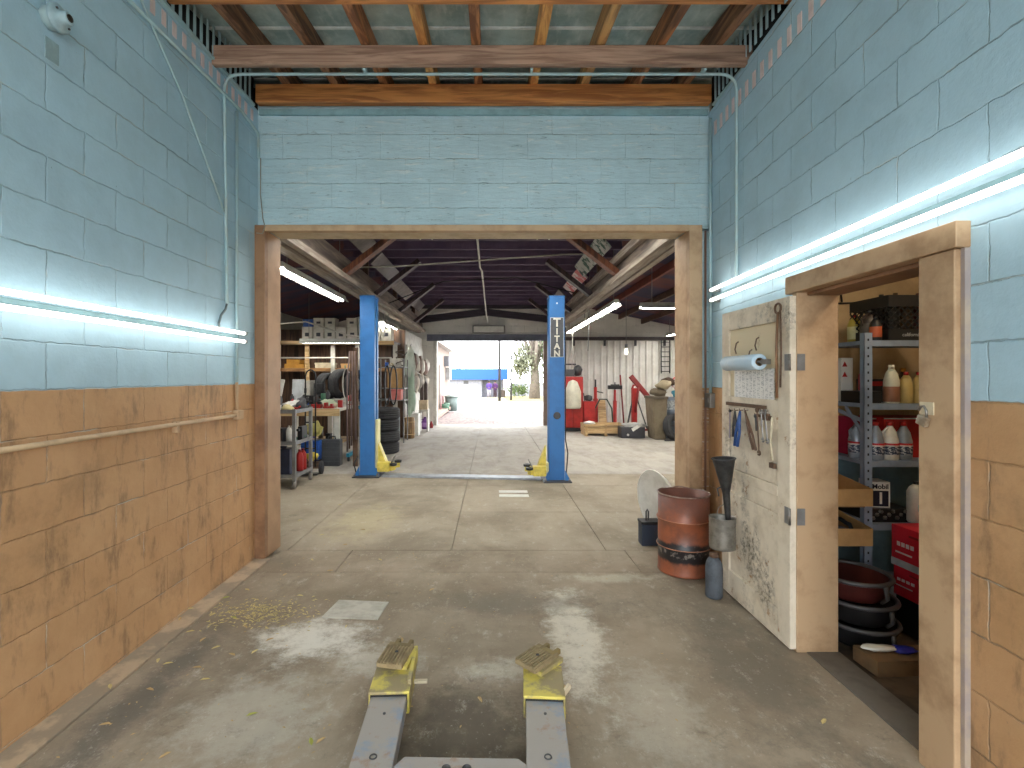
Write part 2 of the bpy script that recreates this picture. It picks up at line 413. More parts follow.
struct(cp.build('slat_gap_backing', M('gap_shade_dark', (26, 28, 30), .9)))  # boards added to stop light leaks and blacken the gaps between slats
# ceiling boards over the part behind the camera
# three cross beams and the rafters
def beam(name, label, y0, y1, z0, z1, mat, x0=XL, x1=XR):
    b = MB().box(x0, y0, z0, x1, y1, z1).build(name, mat, bevel=.006); tag(b, label, 'ceiling beam'); b['kind'] = 'structure'; return b
w1 = WOOD('beam_orange', (222, 152, 88), (172, 106, 60), 0); w2 = WOOD('beam_brown', (184, 150, 128), (140, 108, 90), 0); w3 = WOOD('beam_amber', (222, 152, 88), (160, 100, 58), 0)
beam('ceiling_beam', 'orange pine beam lying along the top of the end wall', 4.06, 4.13, 3.725, 3.872, w1, XL+.02, XR-.02)
beam('ceiling_beam', 'thick greyish brown timber beam crossing the bay under the rafters', 3.46, 3.51, 3.658, 3.79, w2)
beam('ceiling_beam', 'orange timber beam at the top edge of the picture', 2.97, 3.02, 3.737, 3.85, w3)
rw = [WOOD('rafter_%s' % n, a, b, 1) for n, a, b in (('umber', (158, 114, 82), (96, 66, 48)), ('rust', (190, 128, 82), (126, 80, 52)), ('honey', (232, 176, 104), (190, 126, 70)), ('ochre', (208, 162, 104), (156, 114, 72)))]
rx = [-1.68, -1.289, -.889, -.489, -.122, .33, .745, 1.165, 1.565]
rl = ['first rafter from the left, dark umber wood', 'second rafter from the left, dark umber wood', 'third rafter from the left, rust brown wood',
      'honey coloured rafter left of the middle, fourth from the left', 'rust brown rafter at the middle of the ceiling, fifth from the left',
      'honey brown rafter right of the middle, sixth from the left', 'ochre rafter, third from the right wall', 'dark rust rafter, second from the right wall',
      'dark rafter nearest the right wall, last of the row']
for i, x in enumerate(rx):
    m = MB(); a, b = 3.02, 4.44
    for s0, s1 in ((a, b),):
        h = .045
        m.add([(x-h*.5, s0, zr(s0)), (x+h*.5+.02, s0, zr(s0)), (x+h*.5+.02, s1, zr(s1)), (x-h*.5, s1, zr(s1)),
               (x-h*.5, s0, zr(s0)+.14), (x+h*.5+.02, s0, zr(s0)+.14), (x+h*.5+.02, s1, zr(s1)+.14), (x-h*.5, s1, zr(s1)+.14)],
              [(3,2,1,0),(4,5,6,7),(0,1,5,4),(1,2,6,5),(2,3,7,6),(3,0,4,7)])
    o = m.build('rafter', rw[[0,0,1,2,1,2,3,1,0][i]], bevel=.005); tag(o, rl[i], 'rafter', 'rafters of the bay ceiling'); o['kind'] = 'structure'
# slatted eaves above both side walls
def slats(side, label):
    r = root('vent_grille', label, 'grille', (0, 0, 0)); x = XL+.012 if side < 0 else XR-.012
    cap = MB().box(x-.012, 2.2, 3.685, x+.012, 4.05, 3.702).build('rail', conduit, r)
    fx = (lambda y: 0) if side < 0 else (lambda y: xr(y)-XR)
    y = 2.36
    while y < 4.03:
        m = MB(); dz = zr(y)+.13
        m.bar((x+fx(y)+.001*side, y, 3.703), (x+fx(y), y+.0, dz), .006, .024, (0, 1, 0)); m.build('slat', M('slat_blue', (176, 204, 212), .6), r); y += .074
slats(-1, 'pale blue upright slats along the top of the left wall'); slats(1, 'pale blue upright slats along the top of the right wall')
vm = M('vent_brightness', (232, 212, 210), .8, c2=(186, 168, 166))  # pale plates: brightness of the open holes put into their colour
def vents(side, ysq, z0, z1, label):
    r = root('vent_strip', label, 'vent', (0, 0, 0)); 
    for y in ysq: x = XL if side < 0 else xr(y); MB().box(x-side*.001, y-.021, z0, x-side*.006, y+.021, z1).build('vent_opening', vm, r, bevel=.004)
vents(-1, [2.66+.0985*k for k in range(15)], 3.565, 3.655, 'row of small pinkish vent openings high on the left wall')
vents(1, [2.50+.1075*k for k in range(16)], 3.435, 3.545, 'row of small pinkish vent openings high on the right wall')
sp = M('blue_grey_patch', (128, 168, 176), .6)

# ------------------------------------------------------------------ garage shell
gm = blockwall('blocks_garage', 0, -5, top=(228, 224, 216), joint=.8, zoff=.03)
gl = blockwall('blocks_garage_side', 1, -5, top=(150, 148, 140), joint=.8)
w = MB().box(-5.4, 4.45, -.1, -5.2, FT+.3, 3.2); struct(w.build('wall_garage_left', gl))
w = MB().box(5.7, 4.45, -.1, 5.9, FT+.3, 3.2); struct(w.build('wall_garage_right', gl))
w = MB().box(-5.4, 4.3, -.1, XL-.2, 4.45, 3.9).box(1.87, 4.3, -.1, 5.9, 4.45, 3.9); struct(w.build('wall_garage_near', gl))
w = MB().box(-5.2, FT, -.1, -1.72, FT+.2, 4.0).box(1.64, FT, 2.60, 5.7, FT+.2, 4.0).box(-1.72, FT, 2.78, 1.64, FT+.2, 4.0)
struct(w.build('wall_far', gm))
# corrugated metal siding right of the far door
cm = MB(); x = 1.64
while x < 5.7:
    cm.prism([(x, FT+.02), (x, FT+.06), (x+.2, FT+.06), (x+.2, FT+.02), (x+.19, FT+.02), (x+.17, FT-.02), (x+.13, FT-.02), (x+.11, FT+.02)], 0, 2.6, 2); x += .2
struct(cm.build('wall_siding', M('white_siding', (230, 228, 222), .5, c2=(196, 190, 182), scale=3)))
# door header steel beam, posts
b = MB().box(-2.0, FT-.14, 2.61, 1.8, FT-.02, 2.80).box(-2.0, FT-.2, 2.60, 1.8, FT-.02, 2.625); struct(b.build('door_2', M('slate_steel', (104, 106, 120), .5, .2, c2=(80, 80, 92))))
b = MB().box(1.58, FT-.15, 0, 1.72, FT-.01, 2.60); struct(b.build('trim_14', M('brown_post', (128, 110, 98), .6), bevel=.01))
b = MB().box(-1.80, FT-.1, 0, -1.70, FT+.15, 2.62); struct(b.build('trim_15', offwhite, bevel=.01))
# garage roof: dark deck, joists across, girders, knee braces
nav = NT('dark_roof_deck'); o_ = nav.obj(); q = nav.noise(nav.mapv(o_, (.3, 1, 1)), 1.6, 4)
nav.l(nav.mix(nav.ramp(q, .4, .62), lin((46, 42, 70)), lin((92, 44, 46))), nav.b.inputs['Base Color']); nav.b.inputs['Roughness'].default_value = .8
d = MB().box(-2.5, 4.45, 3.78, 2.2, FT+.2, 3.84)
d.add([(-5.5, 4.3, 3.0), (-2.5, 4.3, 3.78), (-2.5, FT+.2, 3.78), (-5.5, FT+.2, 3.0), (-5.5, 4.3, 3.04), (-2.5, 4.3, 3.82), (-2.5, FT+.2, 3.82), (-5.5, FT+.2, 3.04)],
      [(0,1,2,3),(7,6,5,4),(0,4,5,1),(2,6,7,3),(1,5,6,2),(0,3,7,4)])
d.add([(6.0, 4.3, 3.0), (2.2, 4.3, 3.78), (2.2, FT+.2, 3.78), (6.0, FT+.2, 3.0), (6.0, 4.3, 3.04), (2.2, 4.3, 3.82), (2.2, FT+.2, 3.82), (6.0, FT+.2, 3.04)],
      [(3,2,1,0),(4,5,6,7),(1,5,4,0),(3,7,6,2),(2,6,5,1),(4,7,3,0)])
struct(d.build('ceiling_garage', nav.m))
jm = M('joist_mauve', (104, 86, 110), .7, c2=(64, 50, 82), scale=2); 
y = 4.9; k = 0
while y < FT-.3:
    m = MB().box(-2.45, y, 3.60, 2.15, y+.05, 3.778); e = m.build('joist', jm); tag(e, 'dark plank joist spanning the middle roof of the garage', 'joist', 'joists under the garage roof'); e['kind'] = 'structure'; y += .56
redw = M('oxide_red_board', (126, 60, 46), .7, c2=(80, 44, 38), scale=3)
for i, (x, zz) in enumerate(((2.6, 3.54), (3.2, 3.42), (3.9, 3.27), (4.6, 3.13))):
    o = MB().box(x, 4.5, zz, x+.06, FT-.05, zz+.14).build('purlin', redw if i < 2 else darkwood)
    tag(o, 'oxide red roof board running back, %s from the girder' % ('nearest', 'second', 'third', 'fourth')[i] if i < 2 else 'dark roof board running back, %s from the girder' % ('', '', 'third', 'fourth')[i], 'purlin'); o['kind'] = 'structure'
gw = WOOD('girder_grey', (130, 116, 104), (96, 84, 78), 1); gw2 = WOOD('girder_pale', (176, 164, 148), (140, 126, 114), 1)
for side, x, lab in ((-1, -2.18, 'long grey timber girder over the left row of lights'), (1, 1.86, 'long grey timber girder over the right row of lights')):
    r = root('roof_girder', lab, 'girder', (x, 0, 0)); r['kind'] = 'structure'
    MB().box(-.05, 4.46, 2.93, .05, FT-.16, 3.24).build('web', gw, r, bevel=.006)
    MB().box(-.13, 4.46, 2.84, .0, FT-.16, 2.928).box(-.13, 4.46, 3.10, -.052, FT-.16, 3.2).build('lower_board', gw2, r, bevel=.004)
    MB().box(.052, 4.46, 2.86, .14, FT-.16, 2.94).build('rail', gw2, r, bevel=.004)
    for yy in (6.0, 8.6, 11.2, 13.8): MB().box(-.045, yy, 3.242, .045, yy+.09, 3.78).build('strut', darkwood, r)
bw = [WOOD('brace_rust', (132, 78, 50), (90, 52, 36), 2), WOOD('brace_dark', (78, 58, 58), (50, 38, 42), 2)]
k = 0
for yy in (7.2, 9.1, 11.4, 13.6):
    for side, x in ((-1, -2.12), (1, 1.80)):
        m = MB().bar((x, yy, 2.98), (x-side*.80, yy, 3.60), .08, .17, (0, 1, 0))
        o = m.build('knee_brace', bw[0] if k < 2 else bw[1])
        tag(o, ('rust brown' if k < 2 else 'dark')+' diagonal knee brace on the %s girder, %s from the front' % ('left' if side < 0 else 'right', {7.2: 'first', 9.1: 'second', 11.4: 'third', 13.6: 'fourth'}[yy]), 'brace', 'knee braces under the garage roof'); o['kind'] = 'structure'; k += 1
# shallow gable truss in front of the far wall
m = MB()
m.bar((-2.4, 14.7, 3.14), (-.2, 14.7, 3.40), .09, .2, (0, 0, 1)); m.bar((-.2, 14.7, 3.40), (2.1, 14.7, 3.14), .09, .2, (0, 0, 1))
m.box(-2.4, 14.66, 3.5, 2.1, 14.74, 3.6)
o = m.build('end_truss', WOOD('truss_dark', (64, 54, 66), (44, 36, 46), 0)); tag(o, 'dark shallow gabled timber truss before the far wall', 'truss'); o['kind'] = 'structure'
# pieces stored up on the girders
k = 0
for (x, yy, l, rr, mt) in ((-1.85, 6.3, 1.3, .35, 'a'), (-1.9, 8.2, 1.6, .5, 'b'), (-2.0, 10.4, 1.5, .4, 'a'), (1.62, 7.2, 1.8, .55, 'c'), (1.7, 9.4, 1.6, .45, 'd'), (1.65, 11.6, 1.4, .5, 'b'), (-2.0, 12.6, 1.3, .5, 'b')):
    mt2 = {'a': M('dusty_sheet', (136, 128, 124), .7, c2=(90, 84, 82)), 'b': M('dull_sheet', (108, 100, 98), .6), 'c': M('mottled_green_white_sheet', (190, 192, 184), .6, c2=(38, 84, 66), scale=5, amt=1, lo=.5, hi=.54), 'd': M('pink_white_sheet', (206, 190, 186), .6, c2=(196, 84, 84), scale=4, amt=1, lo=.5, hi=.56)}[mt]
    s_ = -1 if x < 0 else 1
    o = MB().cbox((x-s_*.02, yy+l/2, 3.42), (.26, l*1.15, .03), (0, s_*rr*1.6, 0)).build('stored_sheet', mt2, bevel=.004)
    lb = ['pale sheet stored on the left girder, nearest the opening', 'dull grey sheet stored on the left girder behind the first brace', 'pale sheet stored on the left girder above the blue lift post',
          'white sheet with dark green blotches stored on the right girder', 'white and pink sheet stored on the right girder above the second lift post', 'grey sheet far back on the right girder', 'grey sheet far back on the left girder'][k]
    tag(o, lb, 'sheet'); k += 1

# ------------------------------------------------------------------ fluorescent lights
def fixture(loc, L, ax, label, tubes, mount='ceiling', rz=0, wid=.1, emis=None, up=1.05):
    r = root('fluorescent_light', label, 'light', loc, rz); e = emis or tubem
    # runs along local Y from 0 to L; light side is -Z (ceiling) or +X/-X (wall)
    if mount == 'ceiling':
        MB().prism([(-wid*.5, 0), (-wid*.9, -.05), (-wid*.82, -.055), (-wid*.4, -.01), (wid*.4, -.01), (wid*.82, -.055), (wid*.9, -.05), (wid*.5, 0), (.03, .05), (-.03, .05)], 0, L, 1).build('housing', M('fixture_white', (196, 196, 186), .5), r)
        for j in range(tubes):
            tx = 0 if tubes == 1 else (-.035+.07*j)
            MB().tube([(tx, .05, -.035), (tx, L-.05, -.035)], .016, 8).build('tube', e, r)
        for q in (.2, L-.2): MB().tube([(0, q, .05), (0, q, up)], .006, 5).build('hanger', grey, r)
    else:
        s = ax
        MB().box(0, .01, -.013, s*.03, L-.01, .015).build('housing', M('fixture_blue', (96, 128, 134), .6), r, bevel=.006)
        for zz in tubes: MB().tube([(s*.075, .03, zz), (s*.075, L-.03, zz)], .0125, 10).build('tube', e, r)
        for zz in tubes:
            for q in (0, L-.03): MB().box(s*.001, q, zz-.012, s*.088, q+.028, zz+.014).build('lamp_socket', grey, r, bevel=.004)
    return r
near = EM('lit_tube_near', (255, 252, 244), 2.0)
fixture((XL, 1.36, 1.79), 2.44, 1, 'long twin tube light on the left blue wall', (.028, -.033), 'wall', emis=near)
fixture((xr(1.4), 1.40, 2.128), 2.54, -1, 'long twin tube light on the right wall above the storeroom doorway', (.042, -.038), 'wall', emis=near, rz=RZ)
fixture((XL, -1.25, 1.79), 2.44, 1, 'added tube light on the left wall, unseen behind the viewer', (.028, -.033), 'wall', emis=near)  # lamp added out of view to brighten the bay
fixture((xr(-1.2), -1.2, 2.128), 2.44, -1, 'added tube light on the right wall, unseen behind the viewer', (.042, -.038), 'wall', emis=near, rz=RZ)  # its added counterpart on the right wall, also out of view
for x, y, L, lab in ((-2.42, 5.7, 2.44, 'hanging tube light at the upper left inside the garage'), (-2.50, 11.3, 2.5, 'far hanging tube light left, behind the blue post'),
                 (2.02, 8.1, 2.44, 'hanging tube light right of the second lift post, nearer one of the pair'), (2.02, 10.7, 2.6, 'hanging tube light right of the second lift post, farther one of the pair')):
    fixture((x, y, 2.76 if x < 0 else 2.70), L, 0, lab, 1 if x < 0 else 2, emis=tubem)
fixture((2.55, 8.6, 2.72), 2.44, 0, 'tube light hung crosswise beside the right jamb', 2, rz=-PI/2)
fixture((-4.3, 11.2, 2.30), 1.7, 0, 'tube light under the shelf of white cartons', 1, rz=-PI/2, wid=.08)
fixture((-4.75, 8.0, 2.75), 2.44, 0, 'added tube light over the workbench, hidden by the jamb', 2)  # extra lamp, placed out of sight to brighten the left side
fixture((4.4, 5.0, 2.75), 2.44, 0, 'added tube light in the right aisle, hidden by the jamb', 2)  # first of three lamps added to fill the right aisle with light
fixture((5.2, 9.0, 2.75), 2.44, 0, 'second added tube light in the right aisle, hidden by the jamb', 2)  # added fill lamp, out of sight
fixture((5.2, 12.4, 2.75), 2.44, 0, 'third added tube light in the right aisle, mostly hidden by the jamb', 2)  # added fill lamp, nearly all behind the jamb
fixture((-.9, 4.65, 3.42), 2.2, 0, 'added tube light hidden high behind the lintel, left', 2, up=.3)  # added lamp, set where the lintel hides it, lights the garage front
fixture((.7, 4.65, 3.42), 2.2, 0, 'added tube light hidden high behind the lintel, right', 2, up=.3)  # second added lamp concealed by the lintel

# ================================================================== THE BAY
def tube_obj(name, pts, r, mat, parent=None, n=8): return MB().tube(pts, r, n).build(name, mat, parent)
def bend(a, b, c, rad=.07, k=5):
    """corner b between a and c rounded"""
    a, b, c = map(Vector, (a, b, c)); p = b+(a-b).normalized()*rad; q = b+(c-b).normalized()*rad
    return [tuple(p*(1-t)**2+b*2*t*(1-t)+q*t*t) for t in [i/k for i in range(k+1)]]
def mat_x(side):      # local Z -> +X (side 1) or -X
    return Matrix.Rotation(side*PI/2, 4, 'Y')
# --- conduits
cx = XL+.014
r = root('ceiling_conduit', 'pale blue conduit running under the grey brown beam and down both walls', 'conduit')
pts = [(cx, 3.64, 2.02)]+bend((cx, 3.64, 2.02), (cx, 3.60, 3.668), (0, 3.53, 3.668), .12)+bend((0, 3.53, 3.668), (xr(3.6)-.014, 3.60, 3.668), (xr(3.6)-.014, 3.6, 2.2), .12)+[(xr(3.6)-.014, 3.6, 2.22)]
tube_obj('pipe', pts, .011, conduit, r)
for x in (-.9, .28, 1.5): MB().box(x-.010, 3.515, 3.65, x+.010, 3.56, 3.684).build('strap', conduit, r)
tube_obj('cable_end', [(cx, 3.64, 2.03), (cx, 3.62, 1.98), (cx, 3.56, 1.93), (cx, 3.53, 1.87), (cx, 3.54, 1.83)], .008, M('grey_flex', (120, 132, 134), .4, .5), r)
r = root('wall_conduit', 'blue conduit that turns tan and runs level along the left wall', 'conduit')
tube_obj('upright_pipe', [(cx, 3.78, 3.50), (cx, 3.78, 1.45)], .011, conduit, r)
tube_obj('lower_pipe', [(cx, 3.78, 1.45), (cx, 3.78, 1.24)], .011, tanpaint, r)
tube_obj('level_pipe', [(cx+.012, 3.74, 1.203), (cx+.012, .8, 1.203)], .013, M('tan_pipe', (206, 178, 142), .5), r)
MB().box(XL, 3.74, 1.17, XL+.05, 3.82, 1.24).build('junction_box', tanpaint, r, bevel=.008)
MB().box(XL, 3.03, 1.15, XL+.035, 3.06, 1.22).build('strap', tanpaint, r, bevel=.003)
tag(tube_obj('sloping_cable', [(cx-.004, 2.70, 3.62), (cx, 2.82, 3.5), (cx, 3.12, 3.24), (cx, 3.40, 2.92), (cx, 3.60, 2.68)], .007, conduit), 'thin blue cable sloping down the upper left wall', 'cable')
tag(tube_obj('eaves_pipe', [(cx+.004, 2.2, 3.47), (cx+.004, 3.86, 3.535), (cx, 4.12, 3.50), (cx, 4.13, 3.30)], .011, conduit), 'blue pipe running along the left wall below the vent openings', 'pipe')
tag(tube_obj('corner_loop_cable', [(XL+.03, 4.135, 3.30), (XL+.03, 4.13, 3.0), (XL+.05, 4.13, 2.80), (XL+.09, 4.08, 2.72), (XL+.07, 4.08, 2.66), (XL+.02, 4.08, 2.665)], .004, dirtyglass), 'thin cable hanging in the left corner with its end looped over the door casing', 'cable')
r = root('corner_conduit', 'blue conduit down the right corner ending in a small switch box', 'conduit')
tube_obj('pipe', [(xr(4.08)-.014, 4.08, 3.6), (xr(4.08)-.014, 4.08, 1.36)], .012, conduit, r)
MB().box(XR-.05, 4.02, 1.24, XR-.008, 4.13, 1.36).build('switch_box', M('dull_steel_box', (150, 146, 140), .5, .4), r, bevel=.006)
MB().box(XR-.058, 4.05, 1.28, XR-.05, 4.08, 1.32).build('switch', grey, r)
tag(tube_obj('lower_corner_pipe', [(1.765, 4.135, 2.7), (1.765, 4.135, .02)], .009, M('brown_pipe', (140, 104, 84), .5)), 'thin brown pipe down the corner behind the rusty drum', 'pipe')
# --- lamp holder on the left wall
r = root('lamp_holder', 'round blue painted lamp holder high on the left wall', 'lamp holder', (XL, 2.19, 3.06))
m = mat_x(1) @ Matrix.Scale(.8, 4)
MB().lathe([(.062, 0), (.062, .045), (.055, .05)], 8, m).build('box', conduit, r)
MB().lathe([(.074, .05), (.074, .062), (.06, .075), (.036, .08), (.034, .11), (.026, .118)], 24, m).build('cover', M('pale_blue_ceramic', (166, 192, 200), .3), r)
MB().lathe([(.02, .112), (.02, .121), (.006, .121)], 16, m).build('socket', M('socket_dark', (60, 54, 46), .5, .4), r)
for a in (.9, 4.0): MB().lathe([(.006, .075), (.006, .084)], 8, Matrix.Rotation(0, 4, 'X') @ m @ Matrix.Translation((.05*math.cos(a), .05*math.sin(a), 0))).build('screw', dkgrey, r)
tag(MB().box(XL, 2.17, 2.88, XL+.004, 2.24, 2.975).build('bare_patch', M('bare_wall_patch', (160, 186, 192), .8), bevel=.002), 'small grey patch on the wall under the lamp holder', 'patch')

# --- storeroom door leaf, open against the wall
dt = NT('peeling_cream'); o_ = dt.obj()
a = dt.noise(o_, 5, 6, .7); b_ = dt.noise(o_, 30, 6, .8); c_ = dt.noise(dt.mapv(o_, (1, 1, .6)), 3.2, 5, .6)
cc = dt.mix(dt.ramp(a, .4, .7), lin((222, 210, 190)), lin((200, 186, 164)))
cc = dt.mix(dt.math('MULTIPLY', dt.math('MULTIPLY', dt.ramp(b_, .40, .66), dt.ramp(c_, .48, .66)), .9), cc, lin((56, 48, 42)))
cc = dt.mix(dt.math('MULTIPLY', dt.ramp(dt.noise(o_, 7.5, 6, .75), .60, .68), .8), cc, lin((160, 112, 62)))
dt.l(cc, dt.b.inputs['Base Color']); dt.b.inputs['Roughness'].default_value = .7; dt.bump(a, .3, .004)
dm_ = dt.m
r = root('open_door', 'peeling cream panelled door standing open against the right wall', 'door', (1.612, 2.705, .015))
def dpart(n, y0, y1, z0, z1, x0=0., x1=.036, mt=dm_, bv=.004): return MB().box(x0, y0, z0, x1, y1, z1).build(n, mt, r, bevel=bv)
W_, H_ = .80, 1.915
dpart('stile', 0, .12, 0, H_); dpart('stile', W_-.10, W_, 0, H_)
for z0, z1 in ((0, .165), (.64, .70), (.80, .86), (1.18, 1.345), (1.79, H_)): dpart('rail', .121, W_-.101, z0, z1)
for z0, z1 in ((.165, .64), (.70, .80), (.86, 1.18)): dpart('panel', .121, W_-.101, z0+.001, z1-.001, .011, .028)
dpart('upper_panel', .121, W_-.101, 1.346, 1.789, .012, .028, M('cream_board', (214, 198, 166), .7, c2=(120, 96, 66), scale=7, amt=.9, lo=.6, hi=.7))
for z in (1.555, .72):
    h = MB().box(-.004, .0, z-.045, -.001, .045, z+.045).build('hinge', grey, r)
    MB().tube([(-.006, -.006, z-.045), (-.006, -.006, z+.045)], .007, 8).build('pin', steel, h)
    MB().box(.034, -.012, z-.045, .075, -.008, z+.045).build('jamb_plate', grey, h)
lt = MB().box(-.012, .17, 1.235, -.001, .33, 1.25).box(-.02, .19, 1.222, -.001, .24, 1.262).build('slide_bolt', rust, r)
MB().tube([(-.012, .15, 1.245), (-.012, .17, 1.10), (-.012, .15, 1.0)], .006, 6).build('rod', cream, r)
MB().box(-.02, .125, .955, -.001, .17, .985).build('catch', rust, r)
# things hanging on the door leaf, X of its face = 1.612
DX = 1.606
def dl(px, py, x=1.59):
    Y = 500*x/(px-492); return (x, Y, CH-(py-377)*Y/500)
r = root('paper_towel_roll', 'pale blue wrapped paper roll held on the cream door', 'paper roll', (1.552, 2.90, 1.578))
m = Matrix.Rotation(-PI/2, 4, 'X')
MB().lathe([(.024, .0), (.045, .0), (.047, .004), (.047, .40), (.043, .405), (.024, .405)], 24, m, cap=False).build('roll', M('pale_blue_wrap', (178, 204, 222), .4, c2=(206, 216, 222)), r)
MB().lathe([(.024, .001), (.024, .40), (.018, .40), (.018, .001)], 18, m, cap=False).build('core', card, r)
for q in (-.012, .412): MB().bar((0, q, 0), (.058, q, 0), .004, .03).build('bracket', steel, r)
MB().tube([(0, -.014, 0), (0, .414, 0)], .008, 8).build('rod', steel, r)
pg = NT('printed_sheet'); o_ = pg.obj(); sp_ = pg.n('ShaderNodeSeparateXYZ'); pg.l(o_, sp_.inputs[0])
wv = pg.math('FRACT', pg.math('MULTIPLY', sp_.outputs[1], 22.)); q1 = pg.ramp(pg.noise(pg.mapv(o_, (1, 1, 6)), 40, 3), .5, .56)
pg.l(pg.mix(pg.math('MULTIPLY', pg.math('MULTIPLY', q1, pg.ramp(wv, .2, .3)), .55), lin((232, 230, 226)), lin((90, 92, 100))), pg.b.inputs['Base Color'])
o = MB().box(1.614, 2.86, 1.355, 1.617, 3.33, 1.54).build('price_sheet', pg.m); tag(o, 'white printed sheet in small columns pinned on the door under the roll', 'sheet')
r = root('hanging_strap', 'long brown strap hanging from a hook at the top of the door', 'strap')
a = dl(776, 312); b = dl(775, 398)
MB().tube([(1.6, a[1], a[2]), (1.6, a[1]+.015, a[2]-.2), (1.6, b[1], b[2])], .007, 6).build('strap', brownpaint, r)
MB().tube([(1.6, a[1]-.025, a[2]), (1.6, a[1]-.03, a[2]-.22), (1.6, b[1]-.035, b[2]+.06)], .005, 6).build('cord', rust, r)
MB().tube([(1.6, a[1]+.03*math.cos(t*.5), a[2]+.02+.028*math.sin(t*.5)) for t in range(12)], .006, 6, closed=True).build('ring', rust, r)
for i, (y, z) in enumerate(((3.02, 1.73), (3.10, 1.66), (3.27, 1.72))):
    o = MB().tube([(1.612, y, z), (1.598, y, z-.01), (1.594, y+.01, z-.05), (1.6, y+.004, z-.08)], .0045, 6).build('hook', rust)
    tag(o, ['small rusty hook nearest the strap on the upper door panel', 'rusty hook in the middle of the upper door panel', 'rusty hook at the far side of the upper door panel'][i], 'hook')
# tools in a row under the sheet
def hang(name, label, cat, pxa, pxb, w, mat, shape='wrench'):
    a = Vector(dl(*pxa)); b = Vector(dl(*pxb)); r = root(name, label, cat)
    d = (b-a)
    if shape == 'wrench':
        MB().bar(a, b, w, .005, (1, 0, 0)).build('shank', mat, r, bevel=.002)
        for q, nm in ((a, 'ring_end'), (b, 'open_end')):
            MB().tube([(q.x, q.y+w*1.15*math.cos(t), q.z+w*1.15*math.sin(t)) for t in [k*PI/5 for k in range(10)]], w*.45, 6, closed=(nm == 'ring_end')).build(nm, mat, r)
    elif shape == 'pliers':
        s_ = Vector((0, w*1.2, 0)); mid = a+d*.3
        for sg in (-1, 1):
            MB().tube([tuple(a), tuple(mid+s_*.2*sg), tuple(a+d*.6+s_*sg), tuple(b+s_*.8*sg)], [w*.35, w*.6, w*.45, w*.5], 7).build('handle', mat, r)
        MB().lathe([(w*.7, 0), (w*.7, .012)], 10, Matrix.Translation(mid+Vector((-.008, 0, 0))) @ mat_x(1)).build('pivot', rust, r)
    elif shape == 'flat':
        MB().bar(a, b, w, .004, (1, 0, 0)).build('blade', mat, r, bevel=.0015)
        MB().lathe([(w*.6, 0), (w*.6, .012)], 10, Matrix.Translation(a+Vector((-.006, 0, 0))) @ mat_x(1)).build('grip', black, r)
    MB().tube([(1.612, a.y, a.z+.006), (1.588, a.y, a.z+.004), (1.585, a.y, a.z+.016)], .003, 5).build('nail', rust, r)
lilac = M('lilac_grey_strip', (150, 138, 150), .6)
hang('tool_strip', 'lilac grey flat strip hanging at the far edge of the door', 'tool', (730, 411), (729.5, 438), .016, lilac, 'flat')
hang('cutter', 'dark tool hanging beside the lilac strip on the door', 'tool', (735, 411), (734, 437), .016, dkgrey, 'pliers')
hang('pliers', 'pliers with bright blue handles hanging on the door', 'pliers', (740, 411), (736, 446), .019, M('blue_grip', (48, 86, 150), .5), 'pliers')
hang('long_pliers', 'long brown handled pliers in the middle of the door tools', 'pliers', (745, 411), (754.5, 450), .016, M('brown_steel', (118, 92, 76), .5, .4), 'pliers')
hang('wrench', 'longest hanging wrench, its ring end lowest of the door tools', 'wrench', (757, 410), (759, 453), .011, rust)
hang('short_tool', 'stubby grey tool hanging between the long pliers and the wrenches', 'tool', (755.5, 416), (756.5, 431), .018, dkgrey, 'flat')
hang('wrench', 'short wrench hanging just right of the longest one', 'wrench', (761, 412), (763, 440), .010, steel)
hang('wrench', 'short wrench nearest the slide bolt on the door', 'wrench', (764.5, 412), (767.5, 441), .011, steel)
o = MB().box(1.598, 2.93, 1.30, 1.611, 3.42, 1.322).build('tool_rail', rust, bevel=.002); tag(o, 'narrow rusty rail across the door holding the hand tools', 'rail')
# padlock on the near casing
r = root('padlock', 'open brass and steel padlock hanging on the near door casing', 'padlock', (1.638, 1.895, 1.335))
MB().box(-.012, -.024, -.03, .006, .02, .008, Matrix.Rotation(.35, 4, 'X')).build('body', M('padlock_steel', (190, 178, 160), .35, .7, c2=(120, 90, 60), scale=20), r, bevel=.004)
MB().tube([(-.003, -.014, .0), (-.003, -.012, .03), (-.003, -.002, .045), (-.003, .012, .042), (-.003, .02, .028)], .0042, 8).build('shackle', steel, r)
MB().box(.008, -.03, .012, .012, .03, .06).build('hasp', cream, r)
# --- funnel, hanging can, bottle, drum
r = root('funnel', 'tall black metal funnel standing in the hanging can beside the door', 'funnel', (1.533, 3.29, .40))
m = Matrix.Rotation(.05, 4, 'Y') @ Matrix.Rotation(0, 4, 'X')
m = Matrix.Translation((.03, 0, .03)) @ Matrix.Rotation(-.075, 4, 'Y')
MB().lathe([(.014, 0), (.017, .12), (.024, .30), (.070, .52), (.072, .525), (.068, .52), (.022, .30), (.013, .12), (.011, 0)], 28, m, cap=False).build('cone', M('black_sheet_metal', (44, 44, 46), .4, .4, c2=(82, 80, 78), scale=12), r)
MB().tube([tuple(m @ Vector((.073*math.cos(t*PI/12), .073*math.sin(t*PI/12), .525))) for t in range(24)], .004, 6, closed=True).build('rim', dkgrey, r)
MB().tube([tuple(m @ Vector(p)) for p in ((-.03, 0, .34), (-.055, 0, .33), (-.05, 0, .28))], .005, 6).build('handle', dkgrey, r)
r = root('hanging_can', 'ridged tin can hung on the door edge under the funnel', 'can', (1.520, 3.30, .362))
pr = [(.078, 0), (.082, .003)]
for k in range(9): pr += [(.080, .02+.018*k), (.083, .028+.018*k)]
